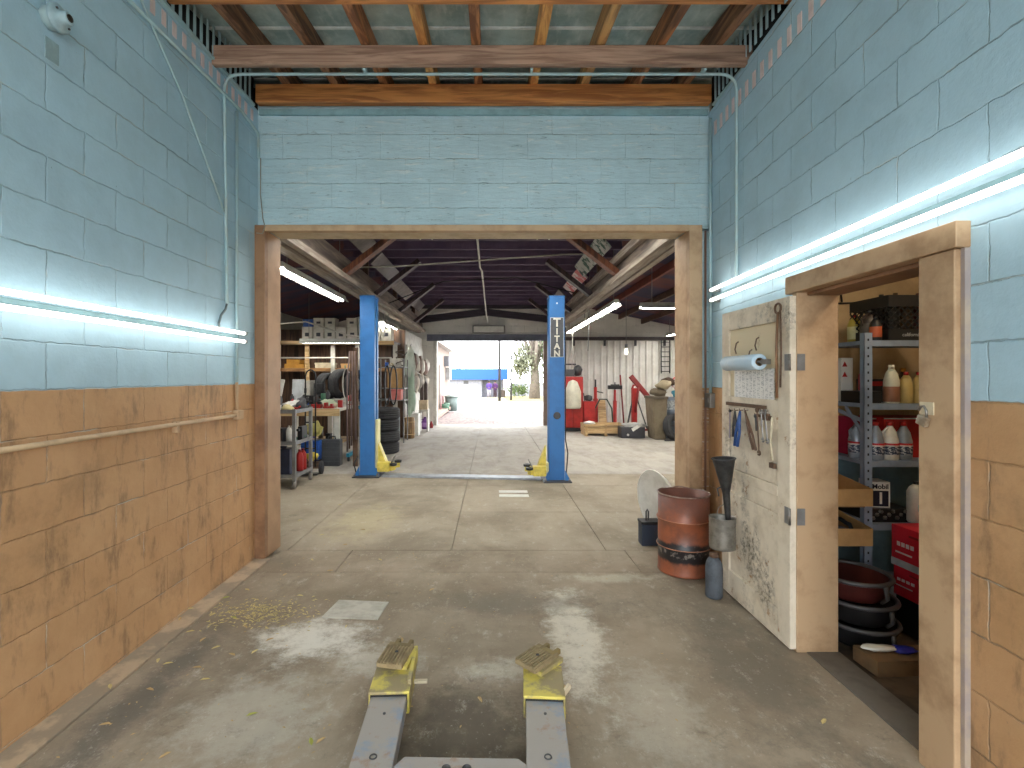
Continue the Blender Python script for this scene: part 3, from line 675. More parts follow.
pr += [(.082, .2), (.085, .205), (.079, .205), (.076, .19), (.075, .012), (.0, .012)]
MB().lathe(pr, 28).build('can', M('old_tin', (150, 146, 138), .4, .6, c2=(84, 78, 72), scale=14), r)
MB().tube([(-.0, .083, .19), (.02, .10, .24), (.07, .12, .26), (.091, .12, .26)], .003, 6).build('hanger', steel, r)
MB().box(.084, .09, .0, .09, .15, .2).build('bracket', dkgrey, r)
r = root('dark_bottle', 'dark grey dusty cylinder bottle standing on the floor under the can', 'bottle', (1.505, 3.39, 0))
MB().lathe([(.0, 0), (.05, .0), (.056, .012), (.056, .2), (.05, .235), (.036, .262), (.03, .272)], 24).build('body', M('dusty_dark', (84, 90, 98), .6, c2=(50, 52, 56), scale=14), r)
MB().lathe([(.031, .272), (.031, .296), (.012, .3)], 16).build('cap', rust, r)
dr = NT('rusty_drum'); o_ = dr.obj(); sp_ = dr.n('ShaderNodeSeparateXYZ'); dr.l(o_, sp_.inputs[0])
a = dr.noise(o_, 7, 6, .7); b_ = dr.noise(o_, 22, 5, .7)
cc = dr.mix(dr.ramp(a, .38, .66), lin((150, 84, 56)), lin((120, 72, 54)))
cc = dr.mix(dr.math('MULTIPLY', dr.ramp(dr.math('ADD', dr.math('MULTIPLY', sp_.outputs[2], 1.2), dr.math('MULTIPLY', a, .5)), .72, .95), .8), cc, lin((120, 80, 70)))
band = dr.math('SUBTRACT', 1, dr.math('MULTIPLY', dr.math('ABSOLUTE', dr.math('SUBTRACT', sp_.outputs[2], .175)), 9.), clamp=True)
cc = dr.mix(dr.ramp(dr.math('ADD', band, dr.math('MULTIPLY', a, .7)), .62, .86), cc, lin((36, 32, 34)))
cc = dr.mix(dr.math('MULTIPLY', dr.ramp(dr.math('ADD', dr.math('MULTIPLY', band, .3), b_), .78, .88), .5), cc, lin((180, 170, 160)))
dr.l(cc, dr.b.inputs['Base Color']); dr.b.inputs['Roughness'].default_value = .42; dr.bump(a, .3, .006)
r = root('steel_drum', 'rusty orange open steel drum with a blackened lower band by the jamb', 'drum', (1.478, 3.86, 0))
R = .188; pr = [(0, .02), (R-.012, .02), (R-.004, .0), (R+.004, .008), (R, .02)]
for zc in (.205, .41): pr += [(R, zc-.02), (R+.009, zc-.006), (R+.009, zc+.006), (R, zc+.02)]
pr += [(R, .595), (R-.003, .595), (R-.005, .41), (R-.006, .04), (0, .04)]
MB().lathe(pr, 48, cap=False).build('shell', dr.m, r)
MB().tube([((R+.002)*math.cos(t*PI/20), (R+.002)*math.sin(t*PI/20), .598+(.006*math.sin(t*.9) if 3 < t < 14 else 0)) for t in range(40)], .006, 6, closed=True).build('rim', M('rim_brown', (120, 92, 82), .5, .4, c2=(176, 160, 150), scale=14), r)
for zc in (.205, .41): MB().tube([((R+.008)*math.cos(t*PI/24), (R+.008)*math.sin(t*PI/24), zc) for t in range(48)], .004, 6, closed=True).build('hoop', M('worn_hoop', (186, 130, 100), .5, .2, c2=(120, 70, 50), scale=10), r)
# white dish and small dark box behind the drum
r = root('white_dish', 'round white plastic dish standing on edge behind the drum', 'dish', (1.60, 4.74, .31), -1.28)
m = Matrix.Rotation(PI/2+.1, 4, 'X')
MB().lathe([(0, -.012), (.20, -.01), (.27, .02), (.30, .05), (.305, .05), (.28, .012), (.2, -.022), (0, -.024)], 36, m, cap=False).build('dish', M('dirty_white_plastic', (226, 224, 218), .5, c2=(182, 178, 168), scale=5), r)
MB().tube([tuple(m @ Vector((.303*math.cos(t*PI/18), .303*math.sin(t*PI/18), .05))) for t in range(36)], .008, 6, closed=True).build('rim', white, r)
r = root('battery_box', 'small dark blue box with a carry handle left of the drum', 'box', (1.405, 4.46, 0))
MB().box(-.085, -.06, 0, .085, .06, .19).build('body', M('navy_plastic', (36, 46, 64), .5), r, bevel=.008)
MB().box(-.09, -.065, .19, .09, .065, .215).build('lid', black, r, bevel=.006)
MB().tube([(-.03, 0, .215), (-.03, 0, .29), (-.02, 0, .31), (-.01, 0, .29), (-.01, 0, .215)], .007, 6).build('handle', dkgrey, r)

# --- floor hoist with two swing arms
ab = NT('worn_blue_steel'); o_ = ab.obj(); a = ab.noise(o_, 5, 6, .65); b_ = ab.noise(o_, 12, 6, .7)
cc = ab.mix(ab.ramp(a, .50, .64), lin((158, 152, 146)), lin((132, 146, 164)))
cc = ab.mix(ab.math('MULTIPLY', ab.ramp(b_, .55, .7), .7), cc, lin((150, 112, 84)))
ab.l(cc, ab.b.inputs['Base Color']); ab.b.inputs['Roughness'].default_value = .55; ab.b.inputs['Metallic'].default_value = .15
yl = M('worn_yellow', (208, 192, 92), .6, c2=(142, 128, 100), scale=8, amt=.9, lo=.42, hi=.58)
pm = M('dusty_pad_rubber', (150, 132, 98), .85, c2=(96, 82, 60), scale=16, bump=.3)
r = root('floor_hoist', 'in-ground car hoist with two worn blue arms ending in yellow pads', 'hoist')
c_ = MB().prism([(-.345, .5), (-.345, 1.755), (-.315, 1.80), (.095, 1.79), (.13, 1.755), (.13, .5)], .055, .125, 2).box(-.25, .6, 0, .03, 1.6, .06).build('saddle', ab.m, r, bevel=.004)
for x in (-.160, -.088): MB().lathe([(.016, .124), (.016, .127), (.001, .127)], 16, Matrix.Translation((x, 1.745, 0))).build('bolt_hole', black, c_)
for nm, xa, ya, xb, yb, w_ in (('left', -.405, 1.3, -.441, 2.16, .152), ('right', .17, 1.3, .222, 2.13, .155)):
    d = Vector((xb-xa, yb-ya, 0)).normalized(); n_ = Vector((d.y, -d.x, 0))
    arm = MB().bar((xa, ya, .096), (xb, yb, .096), w_, .068).build('arm', ab.m, r, bevel=.004)
    q = Vector((xa, ya, .131))+d*.49
    MB().tube([(q.x+.012*math.cos(t*PI/8), q.y+.012*math.sin(t*PI/8), q.z) for t in range(16)], .0028, 5, closed=True).build('pin_ring', dkgrey, arm)
    MB().lathe([(.006, .130), (.006, .133)], 10, Matrix.Translation((q.x+d.x*.23, q.y+d.y*.23, 0))).build('bolt', dkgrey, arm)
    # yellow sleeve on the arm end
    a0 = Vector((xb, yb, .1)); 
    ext = root_ = None
    sl = MB().bar(a0-d*.03, a0+d*.20, w_+.022, .096)
    e = sl.build('foot_sleeve', yl, r, bevel=.004)
    MB().bar(a0-d*.034, a0-d*.031, w_+.004, .074).build('sleeve_mouth', black, e)
    if nm == 'left':
        MB().bar(a0+n_*(w_/2+.004)+d*.02+Vector((0, 0, .03)), a0+n_*(w_/2+.004)+d*.30+Vector((0, 0, .03)), .018, .075).build('side_flange', yl, e, bevel=.003)
        MB().bar(a0+n_*.09+d*.12, a0+n_*.15+d*.12, .02, .01).build('tab', cream, e)
        rot = -.18; pc = a0+d*.20
    else:
        MB().bar(a0+n_*(w_/2)+d*.01+Vector((0, 0, .03)), a0+n_*(w_/2+.035)+d*.05+Vector((0, 0, .05)), .014, .02).build('tab', cream, e)
        rot = -.80; pc = a0+d*.20-n_*.02
    M_ = Matrix.Translation((pc.x, pc.y, .155)) @ Matrix.Rotation(rot, 4, 'Z') @ Matrix.Rotation(.06, 4, 'X')
    base = MB().box(-.055, -.06, -.012, .07, .10, .012, M_).build('pad_plate', yl, e, bevel=.003)
    pd = MB()
    pd.box(-.066, -.085, .012, .056, .085, .034, M_)
    for k in range(8): pd.box(-.064+.0155*k, -.084, .034, -.055+.0155*k, .05, .041, M_)
    pd.build('rubber_pad', pm, e, bevel=.002)
    MB().prism([(-.04, .055), (.045, .055), (.045, .115), (.025, .115), (.025, .08), (-.02, .08), (-.02, .115), (-.04, .115)], .012, .036, 2, M_).build('stop_bracket', M('bracket_brown', (140, 120, 74), .7, c2=(84, 72, 52)), e, bevel=.003)
    MB().lathe([(.008, .040), (.008, .043)], 8, M_).build('pad_bolt', black, e)
# --- marks on the floor
hm = M('pale_concrete_lid', (186, 182, 170), .85, c2=(140, 134, 124), scale=9)
o = MB().prism([(-1.055, 3.09), (-.70, 3.06), (-.68, 3.30), (-1.02, 3.33)], 0, .008, 2).build('floor_hatch', hm, bevel=.003); tag(o, 'small pale square lid set in the floor left of the hoist', 'floor hatch')
for i, (y0, lab) in enumerate(((6.20, 'nearer of two white paper strips lying on the garage floor'), (6.42, 'farther of two white paper strips lying on the garage floor'))):
    o = MB().box(.09, y0, .001, .46, y0+.13, .006, ).build('paper_strip', paper); tag(o, lab, 'paper')
lf = [M('leaf_yellow', (206, 186, 126), .7), M('leaf_tan', (190, 160, 112), .8), M('leaf_green', (170, 172, 84), .7)]
def leaf_mesh(s):
    return MB().add([(-.5*s, 0, .001), (-.2*s, -.17*s, .006), (.25*s, -.13*s, .005), (.5*s, 0, .002), (.25*s, .13*s, .005), (-.2*s, .17*s, .006), (0, 0, .001)],
                    [(0,1,6), (1,2,6), (2,3,6), (3,4,6), (4,5,6), (5,0,6)])
L0 = [leaf_mesh(.05).build('fallen_leaf', lf[k]) for k in range(3)]
spots = [(311, 742, 2), (321, 741, 1), (165, 756, 1), (252, 715, 2), (105, 725, 1), (110, 688, 0), (168, 664, 0), (197, 668, 1), (205, 680, 0), (232, 655, 1), (190, 610, 0), (226, 598, 2), (247, 590, 0),
         (158, 661, 0), (270, 640, 1), (203, 640, 1), (216, 648, 0), (150, 690, 1), (190, 632, 0), (245, 627, 1), (300, 596, 0), (330, 571, 1), (312, 560, 0), (402, 640, 1), (432, 590, 1),
         (824, 722, 0), (565, 688, 1), (480, 700, 1), (255, 652, 0), (345, 545, 1), (322, 535, 0), (380, 560, 0), (363, 530, 1), (300, 521, 0), (340, 505, 0), (285, 575, 1), (213, 615, 0), (234, 618, 2), (180, 620, 1)]
for i, (px, py, k) in enumerate(spots):
    src = L0[k] if not L0[k].get('used') else None
    o = L0[k] if src else L0[k].copy()
    if not src: COL.objects.link(o)
    L0[k]['used'] = 1
    g_ = G(px, py); o.location = (g_[0], g_[1], .001 if g_[0] > -1.81 else .006); o.rotation_euler = (0, 0, random.uniform(0, 6.28))
    cn = ['yellow', 'tan', 'greenish'][k]; wh = 'near the foot of the left wall' if g_[0] < -1.45 else ('inside the garage opening' if g_[1] > 4.1 else ('beside the floor hoist' if abs(g_[0]+.12) < .75 and g_[1] < 2.7 else ('on the right part of the bay floor' if g_[0] > .3 else 'on the left half of the bay floor')))
    tag(o, 'small %s fallen leaf lying %s' % (cn, wh), 'leaf', 'fallen leaves scattered on the floor')
for k in range(3): del L0[k]['used']
for o in COL.objects:
    if o.name.startswith('fallen_leaf') and 'used' in o.keys(): del o['used']
m = MB(); rr = random.Random(3)
for k in range(420):
    a = rr.gauss(0, 1); b = rr.gauss(0, 1); x = -1.47+a*.19; y = 3.16+b*.09-a*.02
    if x < -1.79: continue
    s_ = rr.uniform(.006, .02); t = rr.uniform(0, 6.3)
    m.add([(x-s_*math.cos(t), y-s_*math.sin(t), .002), (x+.3*s_*math.sin(t), y-.3*s_*math.cos(t), .006), (x+s_*math.cos(t), y+s_*math.sin(t), .003), (x-.3*s_*math.sin(t), y+.3*s_*math.cos(t), .005)], [(0,1,2,3)])
tag(m.build('leaf_litter', lf[0]), 'patch of crumbled yellow leaf litter beside the left wall', 'litter', kind='stuff')
m = MB()
for k in range(700):
    x = rr.uniform(-1.7, 1.2); y = rr.uniform(1.9, 7.4)*rr.uniform(.6, 1); s_ = rr.uniform(.003, .011); t = rr.uniform(0, 6.3)
    if rr.random() < (x+1.7)/3.6: continue
    m.add([(x-s_*math.cos(t), y-s_*math.sin(t), .0015), (x+.4*s_*math.sin(t), y-.4*s_*math.cos(t), .004), (x+s_*math.cos(t), y+s_*math.sin(t), .002), (x-.4*s_*math.sin(t), y+.4*s_*math.cos(t), .003)], [(0,1,2,3)])
tag(m.build('floor_crumbs', lf[1]), 'fine pale crumbs and chips strewn over the concrete floor', 'crumbs', kind='stuff')

# ================================================================== STOREROOM
shm = M('shelf_blue_grey', (142, 156, 176), .5, .1, c2=(104, 116, 134))
r = root('shelving_unit', 'blue grey perforated steel shelving inside the storeroom', 'shelving', (0, 0, 0))
for x, y in ((2.27, 3.05), (2.27, 3.46), (3.25, 3.05), (3.25, 3.46)):
    m = MB().box(x, y, -.012, x+.05, y+.003, 1.76).box(x, y, -.012, x+.003, y+.035, 1.76)
    p = m.build('post', shm, r)
    h = MB()
    if y < 3.2 and x < 3:
        for k in range(34):
            z = .06+.05*k; h.box(x+.02, y-.0012, z, x+.030, y-.0002, z+.014)
        h.build('slots', M('slot_dark', (30, 34, 42), .8), p)
SZ = (1.69, 1.302, .952, .566, .12)
for z in SZ: MB().box(2.28, 3.054, z, 3.25, 3.46, z+.024).box(2.28, 3.052, z-.012, 3.25, 3.056, z+.024).build('shelf', shm, r)
for a, b in (((2.272, 3.06, 1.22), (2.272, 3.40, 1.30)), ((2.276, 3.06, 1.14), (2.276, 3.22, 1.30))): MB().bar(a, b, .004, .025, (0, 0, 1)).build('brace', shm, r)
MB().box(2.28, 3.462, .1, 3.25, 3.468, 1.1).build('back_panel', M('back_teal', (110, 140, 150), .6), r)
def bottle(name, label, cat, loc, h, rr_, body, cap, lab=None, neck=.35, group=None, handle=False, n=18):
    r = root(name, label, cat, loc, 0, group)
    MB().lathe([(0, 0), (rr_*.9, 0), (rr_, .008), (rr_, h*(1-neck)), (rr_*.75, h*(1-neck*.55)), (rr_*.32, h*(1-neck*.22)), (rr_*.32, h*.9)], n).build('body', body, r)
    MB().lathe([(rr_*.38, h*.9), (rr_*.38, h), (0, h)], 12).build('cap', cap, r)
    if lab: MB().lathe([(rr_*1.015, h*.15), (rr_*1.02, h*.16), (rr_*1.02, h*(1-neck)*.88), (rr_*1.0, h*(1-neck)*.9)], n, cap=False).build('label_band', lab, r)
    if handle: MB().tube([(-rr_*.5, -rr_*.2, h*.85), (-rr_*1.15, -rr_*.2, h*.74), (-rr_*1.1, -rr_*.2, h*.6), (-rr_*.9, -rr_*.1, h*.52)], rr_*.14, 7).build('handle', body, r)
    return r
redcap = M('red_cap', (176, 36, 36), .4)
silver = M('silver_plastic', (150, 160, 174), .35, .3); wjug = M('white_plastic', (224, 222, 216), .4)
redlab = NT('red_white_label'); o_ = redlab.obj(); sp_ = redlab.n('ShaderNodeSeparateXYZ'); redlab.l(o_, sp_.inputs[0])
q1 = redlab.ramp(sp_.outputs[2], .085, .087); q2 = redlab.ramp(redlab.noise(redlab.mapv(o_, (1, 1, 2)), 60, 2), .5, .55)
cc = redlab.mix(q1, redlab.mix(redlab.math('MULTIPLY', q2, .7), lin((44, 58, 84)), lin((210, 214, 220))), lin((206, 200, 196)))
cc = redlab.mix(redlab.math('MULTIPLY', redlab.ramp(sp_.outputs[2], .093, .094), redlab.math('SUBTRACT', 1, redlab.ramp(sp_.outputs[2], .107, .108))), cc, lin((190, 40, 46)))
redlab.l(cc, redlab.b.inputs['Base Color']); redlab = redlab.m
S1, S2, S3, S4 = [z+.024 for z in SZ[:4]]
bottle('oil_bottle', 'yellow oil bottle with a red cap on the top shelf', 'bottle', (2.452, 3.38, S1), .195, .042, M('olive_yellow', (168, 150, 62), .4), redcap, M('cream_label', (206, 196, 150), .6))
bottle('oil_jug', 'dark brown jug with handle on the top shelf beside the yellow bottle', 'jug', (2.44, 3.23, S1), .205, .052, M('dark_brown_plastic', (62, 50, 46), .4), black, M('grey_label', (92, 84, 78), .6), handle=True)
bottle('fluid_can', 'small black bottle with an orange label against the black crate', 'bottle', (2.386, 3.11, S1), .15, .032, black, black, M('orange_label', (178, 86, 50), .6))
r = root('milk_crate', 'black lattice milk crate full of dark bottles on the top shelf', 'crate', (2.60, 3.235, S1))
def lattice(mb, x0, x1, z0, z1, y, ax='y'):
    def pt(u, z): return (u, y, z) if ax == 'y' else (y, u, z)
    k = x0-(z1-z0)
    while k < x1:
        for sgn in (1, -1):
            a = [k, z0] if sgn > 0 else [k, z1]; b = [k+(z1-z0), z1] if sgn > 0 else [k+(z1-z0), z0]
            t0 = max(0, (x0-a[0])/(b[0]-a[0])); t1_ = min(1, (x1-a[0])/(b[0]-a[0]))
            if t1_ > t0: mb.bar(pt(a[0]+(b[0]-a[0])*t0, a[1]+(b[1]-a[1])*t0), pt(a[0]+(b[0]-a[0])*t1_, a[1]+(b[1]-a[1])*t1_), .006, .006)
        k += .042
for n_, x0, x1, y, ax in (('front_panel', -.165, .165, -.165, 'y'), ('back_panel', -.165, .165, .165, 'y'), ('side_panel', -.165, .165, -.165, 'x'), ('side_panel', -.165, .165, .165, 'x')):
    m = MB(); lattice(m, x0, x1, .07, .21, y, ax)
    if ax == 'y': m.box(x0, y-.004, 0, x1, y+.004, .07).box(x0, y-.004, .21, x1, y+.004, .28)
    else: m.box(y-.004, x0, 0, y+.004, x1, .07).box(y-.004, x0, .21, y+.004, x1, .28)
    m.build(n_, black, r)
MB().box(-.165, -.165, 0, .165, .165, .008).build('base', black, r)
text('lettering', 'california dairy', .032, face_cam(.01, -.170, .035), M('grey_print', (170, 170, 170), .6), r)
for i, (x, y, mt) in enumerate(((-.09, -.1, black), (.0, -.09, M('umber_plastic', (70, 50, 30), .4)), (.09, -.08, M('maroon_plastic', (70, 26, 26), .4)), (-.05, .04, black), (.05, .05, M('umber_plastic', 0)))):
    bottle('crate_bottle', ['black bottle at the left in the milk crate', 'umber bottle in the front middle of the milk crate', 'maroon bottle at the right in the milk crate', 'black bottle at the back of the milk crate', 'umber bottle at the back of the milk crate'][i], 'bottle',
           (2.60+x, 3.235+y, S1+.009), .27+.012*i, .036, mt, mt, n=12)
# second shelf
o = bottle('measuring_bottle', 'tall cloudy white bottle half full of brown fluid on the second shelf', 'bottle', (2.50, 3.13, S2), .24, .042, M('cloudy_plastic', (206, 206, 190), .4), wjug, None, .42)
MB().lathe([(.0425, .01), (.0435, .012), (.0435, .10), (.0425, .105)], 18, cap=False).build('fluid_band', M('brown_fluid', (150, 104, 80), .4), o)
gold = M('gold_plastic', (190, 166, 106), .4)
bottle('gold_bottle', 'gold bottle with a red cap next to the cloudy bottle', 'bottle', (2.592, 3.13, S2), .195, .036, gold, redcap, None, .4)
bottle('gold_bottle', 'gold bottle with a red cap cut off by the near casing', 'bottle', (2.672, 3.13, S2), .195, .036, gold, redcap, None, .4)
bottle('amber_bottle', 'amber capped bottle behind the two gold bottles', 'bottle', (2.69, 3.27, S2), .22, .036, M('umber_plastic', 0), M('amber_cap', (206, 150, 60), .4), None, .4)
bottle('red_can', 'red bottle behind the shelving post', 'bottle', (2.375, 3.19, S2+.078), .125, .032, red, redcap, None, .2)
o = MB().box(2.30, 3.13, S2, 2.44, 3.30, S2+.075).build('black_box', black, bevel=.004); tag(o, 'low black box under the red bottle on the second shelf', 'box')
bottle('white_bottle', 'small white bottle left of the shelving post', 'bottle', (2.318, 3.09, S2+.001), .10, .018, wjug, wjug) 
r = root('oil_carton', 'black carton with a red band on the second shelf', 'carton', (2.555, 3.40, S2)); 
MB().box(-.05, -.10, 0, .06, .04, .15).build('box', black, r, bevel=.003); MB().box(-.052, -.102, .105, .062, -.099, .135).build('red_band', red, r)
r = root('white_carton', 'white carton with red triangles standing on the second shelf', 'carton', (2.45, 3.52, S2-.005))
MB().box(-.06, -.10, .005, .02, -.065, .30).build('box', paper, r, bevel=.003)
for z in (.17, .24): MB().prism([(-.055, z), (-.02, z), (-.038, z+.035)], -.102, -.1005, 1).build('triangle', red, r)
# third shelf
for i, (x, y, lab) in enumerate(((2.325, 3.19, 'silver jug with a red and white label left of the shelving post'), (2.385, 3.11, 'silver jug with red label just right of the shelving post'), (2.560, 3.11, 'silver conical jug with red label in front of the red carton'))):
    bottle('coolant_jug', lab, 'jug', (x, y, S3), .235, .044, silver, redcap, redlab, .5, 'labelled jugs on the third shelf', handle=(i == 0))
bottle('coolant_jug', 'white jug with a looped handle among the silver ones on the third shelf', 'jug', (2.475, 3.11, S3), .235, .045, wjug, redcap, redlab, .5, 'labelled jugs on the third shelf', handle=True)
r = root('red_carton', 'large red carton behind the jugs on the third shelf', 'carton', (2.50, 3.19, S3))
MB().box(0, 0, 0, .36, .22, .255).build('box', M('bright_red_card', (196, 34, 34), .6), r, bevel=.003)
MB().box(.06, -.002, .03, .14, -.0005, .12).build('printed_panel', M('print_pink', (220, 190, 186), .7), r); MB().box(0, -.002, .245, .36, -.0005, .253).build('edge_stripe', paper, r)
r = root('crimson_carton', 'crimson carton behind the shelving post on the third shelf', 'carton', (2.36, 3.24, S3)); MB().box(0, 0, 0, .13, .18, .25).build('box', M('crimson_card', (170, 20, 64), .6), r, bevel=.003); MB().box(0, -.002, .24, .13, -.0005, .249).build('edge_stripe', paper, r)
# fourth shelf
r = root('filter_box', 'small black and white carton marked with a numeral 1 on the fourth shelf', 'carton', (2.425, 3.12, S4+.085), -.12)
MB().box(-.06, 0, 0, .055, .12, .16).build('box', paper, r, bevel=.002)
MB().box(-.05, -.0015, .008, .045, -.0004, .105).build('navy_panel', M('navy_print', (22, 24, 44), .5), r)
text('numeral', '1', .10, face_cam(.0, -.002, .055), paper, r, bold=.002); text('lettering', 'Mobil', .042, face_cam(-.002, -.001, .13), M('navy_print', 0), r, bold=.001)
o = MB().box(2.34, 3.09, S4, 2.60, 3.40, S4+.084).build('parts_tray', black, bevel=.006); tag(o, 'black tray of small parts under the numbered carton', 'tray')
mm_ = MB(); 
for k in range(9): mm_.blob((2.35+.025*k, 3.085, S4+.03+.02*(k % 3)), (.014, .01, .012), 6, .3, k)
o = mm_.build('loose_parts', M('shiny_parts', (120, 118, 116), .3, .6, c2=(30, 30, 30), scale=30)); tag(o, 'dark shiny small parts heaped in the black tray', 'parts', kind='stuff')
bottle('white_jug', 'tall white jug with a teal label beside the near casing', 'jug', (2.60, 3.06-.0, .60), .25, .05, wjug, black, None, .25)
tag(MB().box(2.566, 3.0085, .68, 2.632, 3.0095, .72).build('jug_sticker', M('teal_label', (120, 190, 190), .5)), 'teal sticker on the front of the tall white jug', 'sticker')
# red cartons on a black bin in front of the shelves
o = MB().prism([(2.42, 2.71), (2.62, 2.70), (2.62, 2.99), (2.42, 3.0)], -.012, .205, 2).build('black_bin', black, bevel=.01); tag(o, 'black plastic bin under the two red cartons', 'bin')
rc = M('carton_crimson', (214, 34, 54), .55, c2=(160, 22, 40))
def redbox(label, loc, rz, w_, d_, h_, band):
    r = root('red_oil_carton', label, 'carton', loc, rz, 'red cartons stacked in the storeroom'); MB().box(-w_/2, -d_/2, 0, w_/2, d_/2, h_).build('box', rc, r, bevel=.003)
    fm_ = M('print_white', (226, 214, 214), .7)
    if band: MB().box(-w_/2-.001, -d_/2-.002, .004, w_/2, -d_/2-.0005, .045).build('grey_band', M('print_grey', (180, 180, 186), .7), r)
    MB().box(-.02, -d_/2-.0015, h_*.80, .10, -d_/2-.0003, h_*.85).build('hand_slot', dkred, r)
    for k in range(4): MB().box(-.10+.03*k, -d_/2-.0015, h_*.52, -.078+.03*k, -d_/2-.0003, h_*.62).build('print_mark', fm_, r)
    MB().box(-.11, -d_/2-.0015, h_*.34, .0, -d_/2-.0003, h_*.38).build('print_line', fm_, r)
redbox('lower red carton standing on the black bin', (2.50, 2.86, .206), -1.50, .25, .20, .17, False)
redbox('upper red carton with a grey printed band, topmost of its stack', (2.51, 2.85, .377), -1.53, .28, .24, .24, True)
# pans, rack, trays
pan = M('pan_black', (34, 34, 36), .45); prim = M('pan_rim_grey', (80, 78, 80), .4)
for i, (dx, z, lab) in enumerate(((.03, -.012, 'lowest round black drain pan on the storeroom floor'), (.02, .118, 'middle round black drain pan of the stack'), (-.01, .248, 'top round drain pan with a reddish inside'))):
    r = root('drain_pan', lab, 'pan', (2.075+dx, 2.875, z), 0, 'drain pans stacked in the storeroom')
    MB().lathe([(0, 0), (.14, 0), (.155, .01), (.185, .10), (.19, .12), (.18, .12), (.15, .02), (0, .015)], 32, cap=False).build('bowl', pan if i < 2 else M('pan_redbrown', (84, 36, 32), .4), r)
    MB().tube([(.188*math.cos(t*PI/20), .188*math.sin(t*PI/20), .118) for t in range(40)], .013, 8, closed=True).build('rim', prim, r)
    MB().tube([(.05, -.19, .11), (.055, -.195, .05), (.05, -.16, .015)], .012, 6).build('spout', prim, r)
r = root('wood_rack', 'plank rack against the storeroom wall holding the cardboard trays', 'rack')
for z in (.49, .72): MB().box(1.90, 2.95, z, 2.20, 3.40, z+.018).build('board', darkwood, r)
for x, y in ((1.90, 2.95), (1.90, 3.37), (2.165, 3.37)): MB().box(x, y, -.012, x+.03, y+.03, .72 if y < 3 else .90).build('post', darkwood, r)
for z, lab in ((.51, 'lower cardboard tray on the plank rack'), (.74, 'upper cardboard tray on the plank rack')):
    r = root('cardboard_tray', lab, 'tray', (2.04, 3.06, z), 0, 'cardboard trays on the plank rack')
    MB().box(-.13, -.16, 0, .165, .26, .006).build('base', card, r); MB().box(-.13, -.165, 0, .165, -.159, .10).build('front_wall', card, r)
    MB().add([(.165, -.16, 0), (.17, -.16, .0), (.17, .26, 0), (.165, .26, 0), (.165, -.16, .10), (.17, -.16, .10), (.17, .26, .15), (.165, .26, .15)], [(3,2,1,0),(4,5,6,7),(0,1,5,4),(1,2,6,5),(2,3,7,6),(3,0,4,7)]).build('side_wall', card, r)
    MB().box(-.13, -.159, 0, -.126, .26, .10).box(-.13, .255, 0, .165, .26, .16).build('back_wall', card, r)
tag(MB().tube([(2.04+.12*math.cos(t*PI/10), 3.05+.13*math.sin(t*PI/10), .60+.015*math.sin(t)) for t in range(20)], .012, 6, closed=True).build('drive_belt', rubber), 'black rubber belt lying in the lower cardboard tray', 'belt')
# packet, debris
r = root('shop_packet', 'white and blue plastic packet lying on the storeroom floor', 'packet', (2.06, 2.60, .066), -.06)
MB().blob((-.05, 0, .014), (.09, .035, .014), 12, .2, 3, 0).build('white_end', paper, r); MB().blob((.07, -.004, .012), (.07, .038, .012), 12, .2, 5, 0).build('blue_end', M('royal_blue_film', (36, 44, 160), .35), r)
o = MB().bar((2.36, 2.72, .0), (2.30, 2.20, .01), .03, .02).build('dark_offcut', dkgrey); tag(o, 'dark thin offcut on the storeroom floor by the threshold', 'offcut')
o = MB().prism([(1.93, 2.50), (2.34, 2.52), (2.36, 2.66), (1.92, 2.66)], -.012, .065, 2).build('cardboard_sheet', M('dirty_card', (120, 92, 62), .9, c2=(64, 50, 38))); tag(o, 'dirty pile of flattened cardboard on the storeroom floor under the packet', 'cardboard')
# threshold strip
tm = MB().box(1.70, 1.915, -.0, 1.875, 2.70, .006).build('trim_16', M('threshold_grey', (104, 98, 90), .8, c2=(70, 64, 58), bump=.3)); struct(tm)
# cracks and wires on the storeroom back wall
for i, pts in enumerate(([(2.30, 3.742, 1.98), (2.42, 3.742, 2.02), (2.50, 3.742, 2.08)], [(2.45, 3.742, 2.06), (2.60, 3.742, 2.04), (2.86, 3.742, 2.05)], [(2.62, 3.742, 2.05), (2.60, 3.742, 2.2)])):
    o = tube_obj('wall_wire', pts, .007, black, n=5); tag(o, ['dark wire rising at the left of the storeroom back wall', 'dark wire running level across the storeroom back wall', 'short dark wire going up the storeroom back wall'][i], 'wire')
# unseen bulb added to brighten the storeroom
r = root('added_ceiling_bulb', 'added bare bulb, out of view on the storeroom ceiling', 'bulb', (2.35, 2.3, 2.55)); MB().lathe([(.05, 0), (.05, -.03), (.02, -.05)], 16).build('holder', white, r)
MB().lathe([(.012, -.05), (.03, -.09), (.032, -.11), (.02, -.14), (0, -.147)], 16).build('glass', EM('bulb_glow', (255, 236, 205), 120), r)

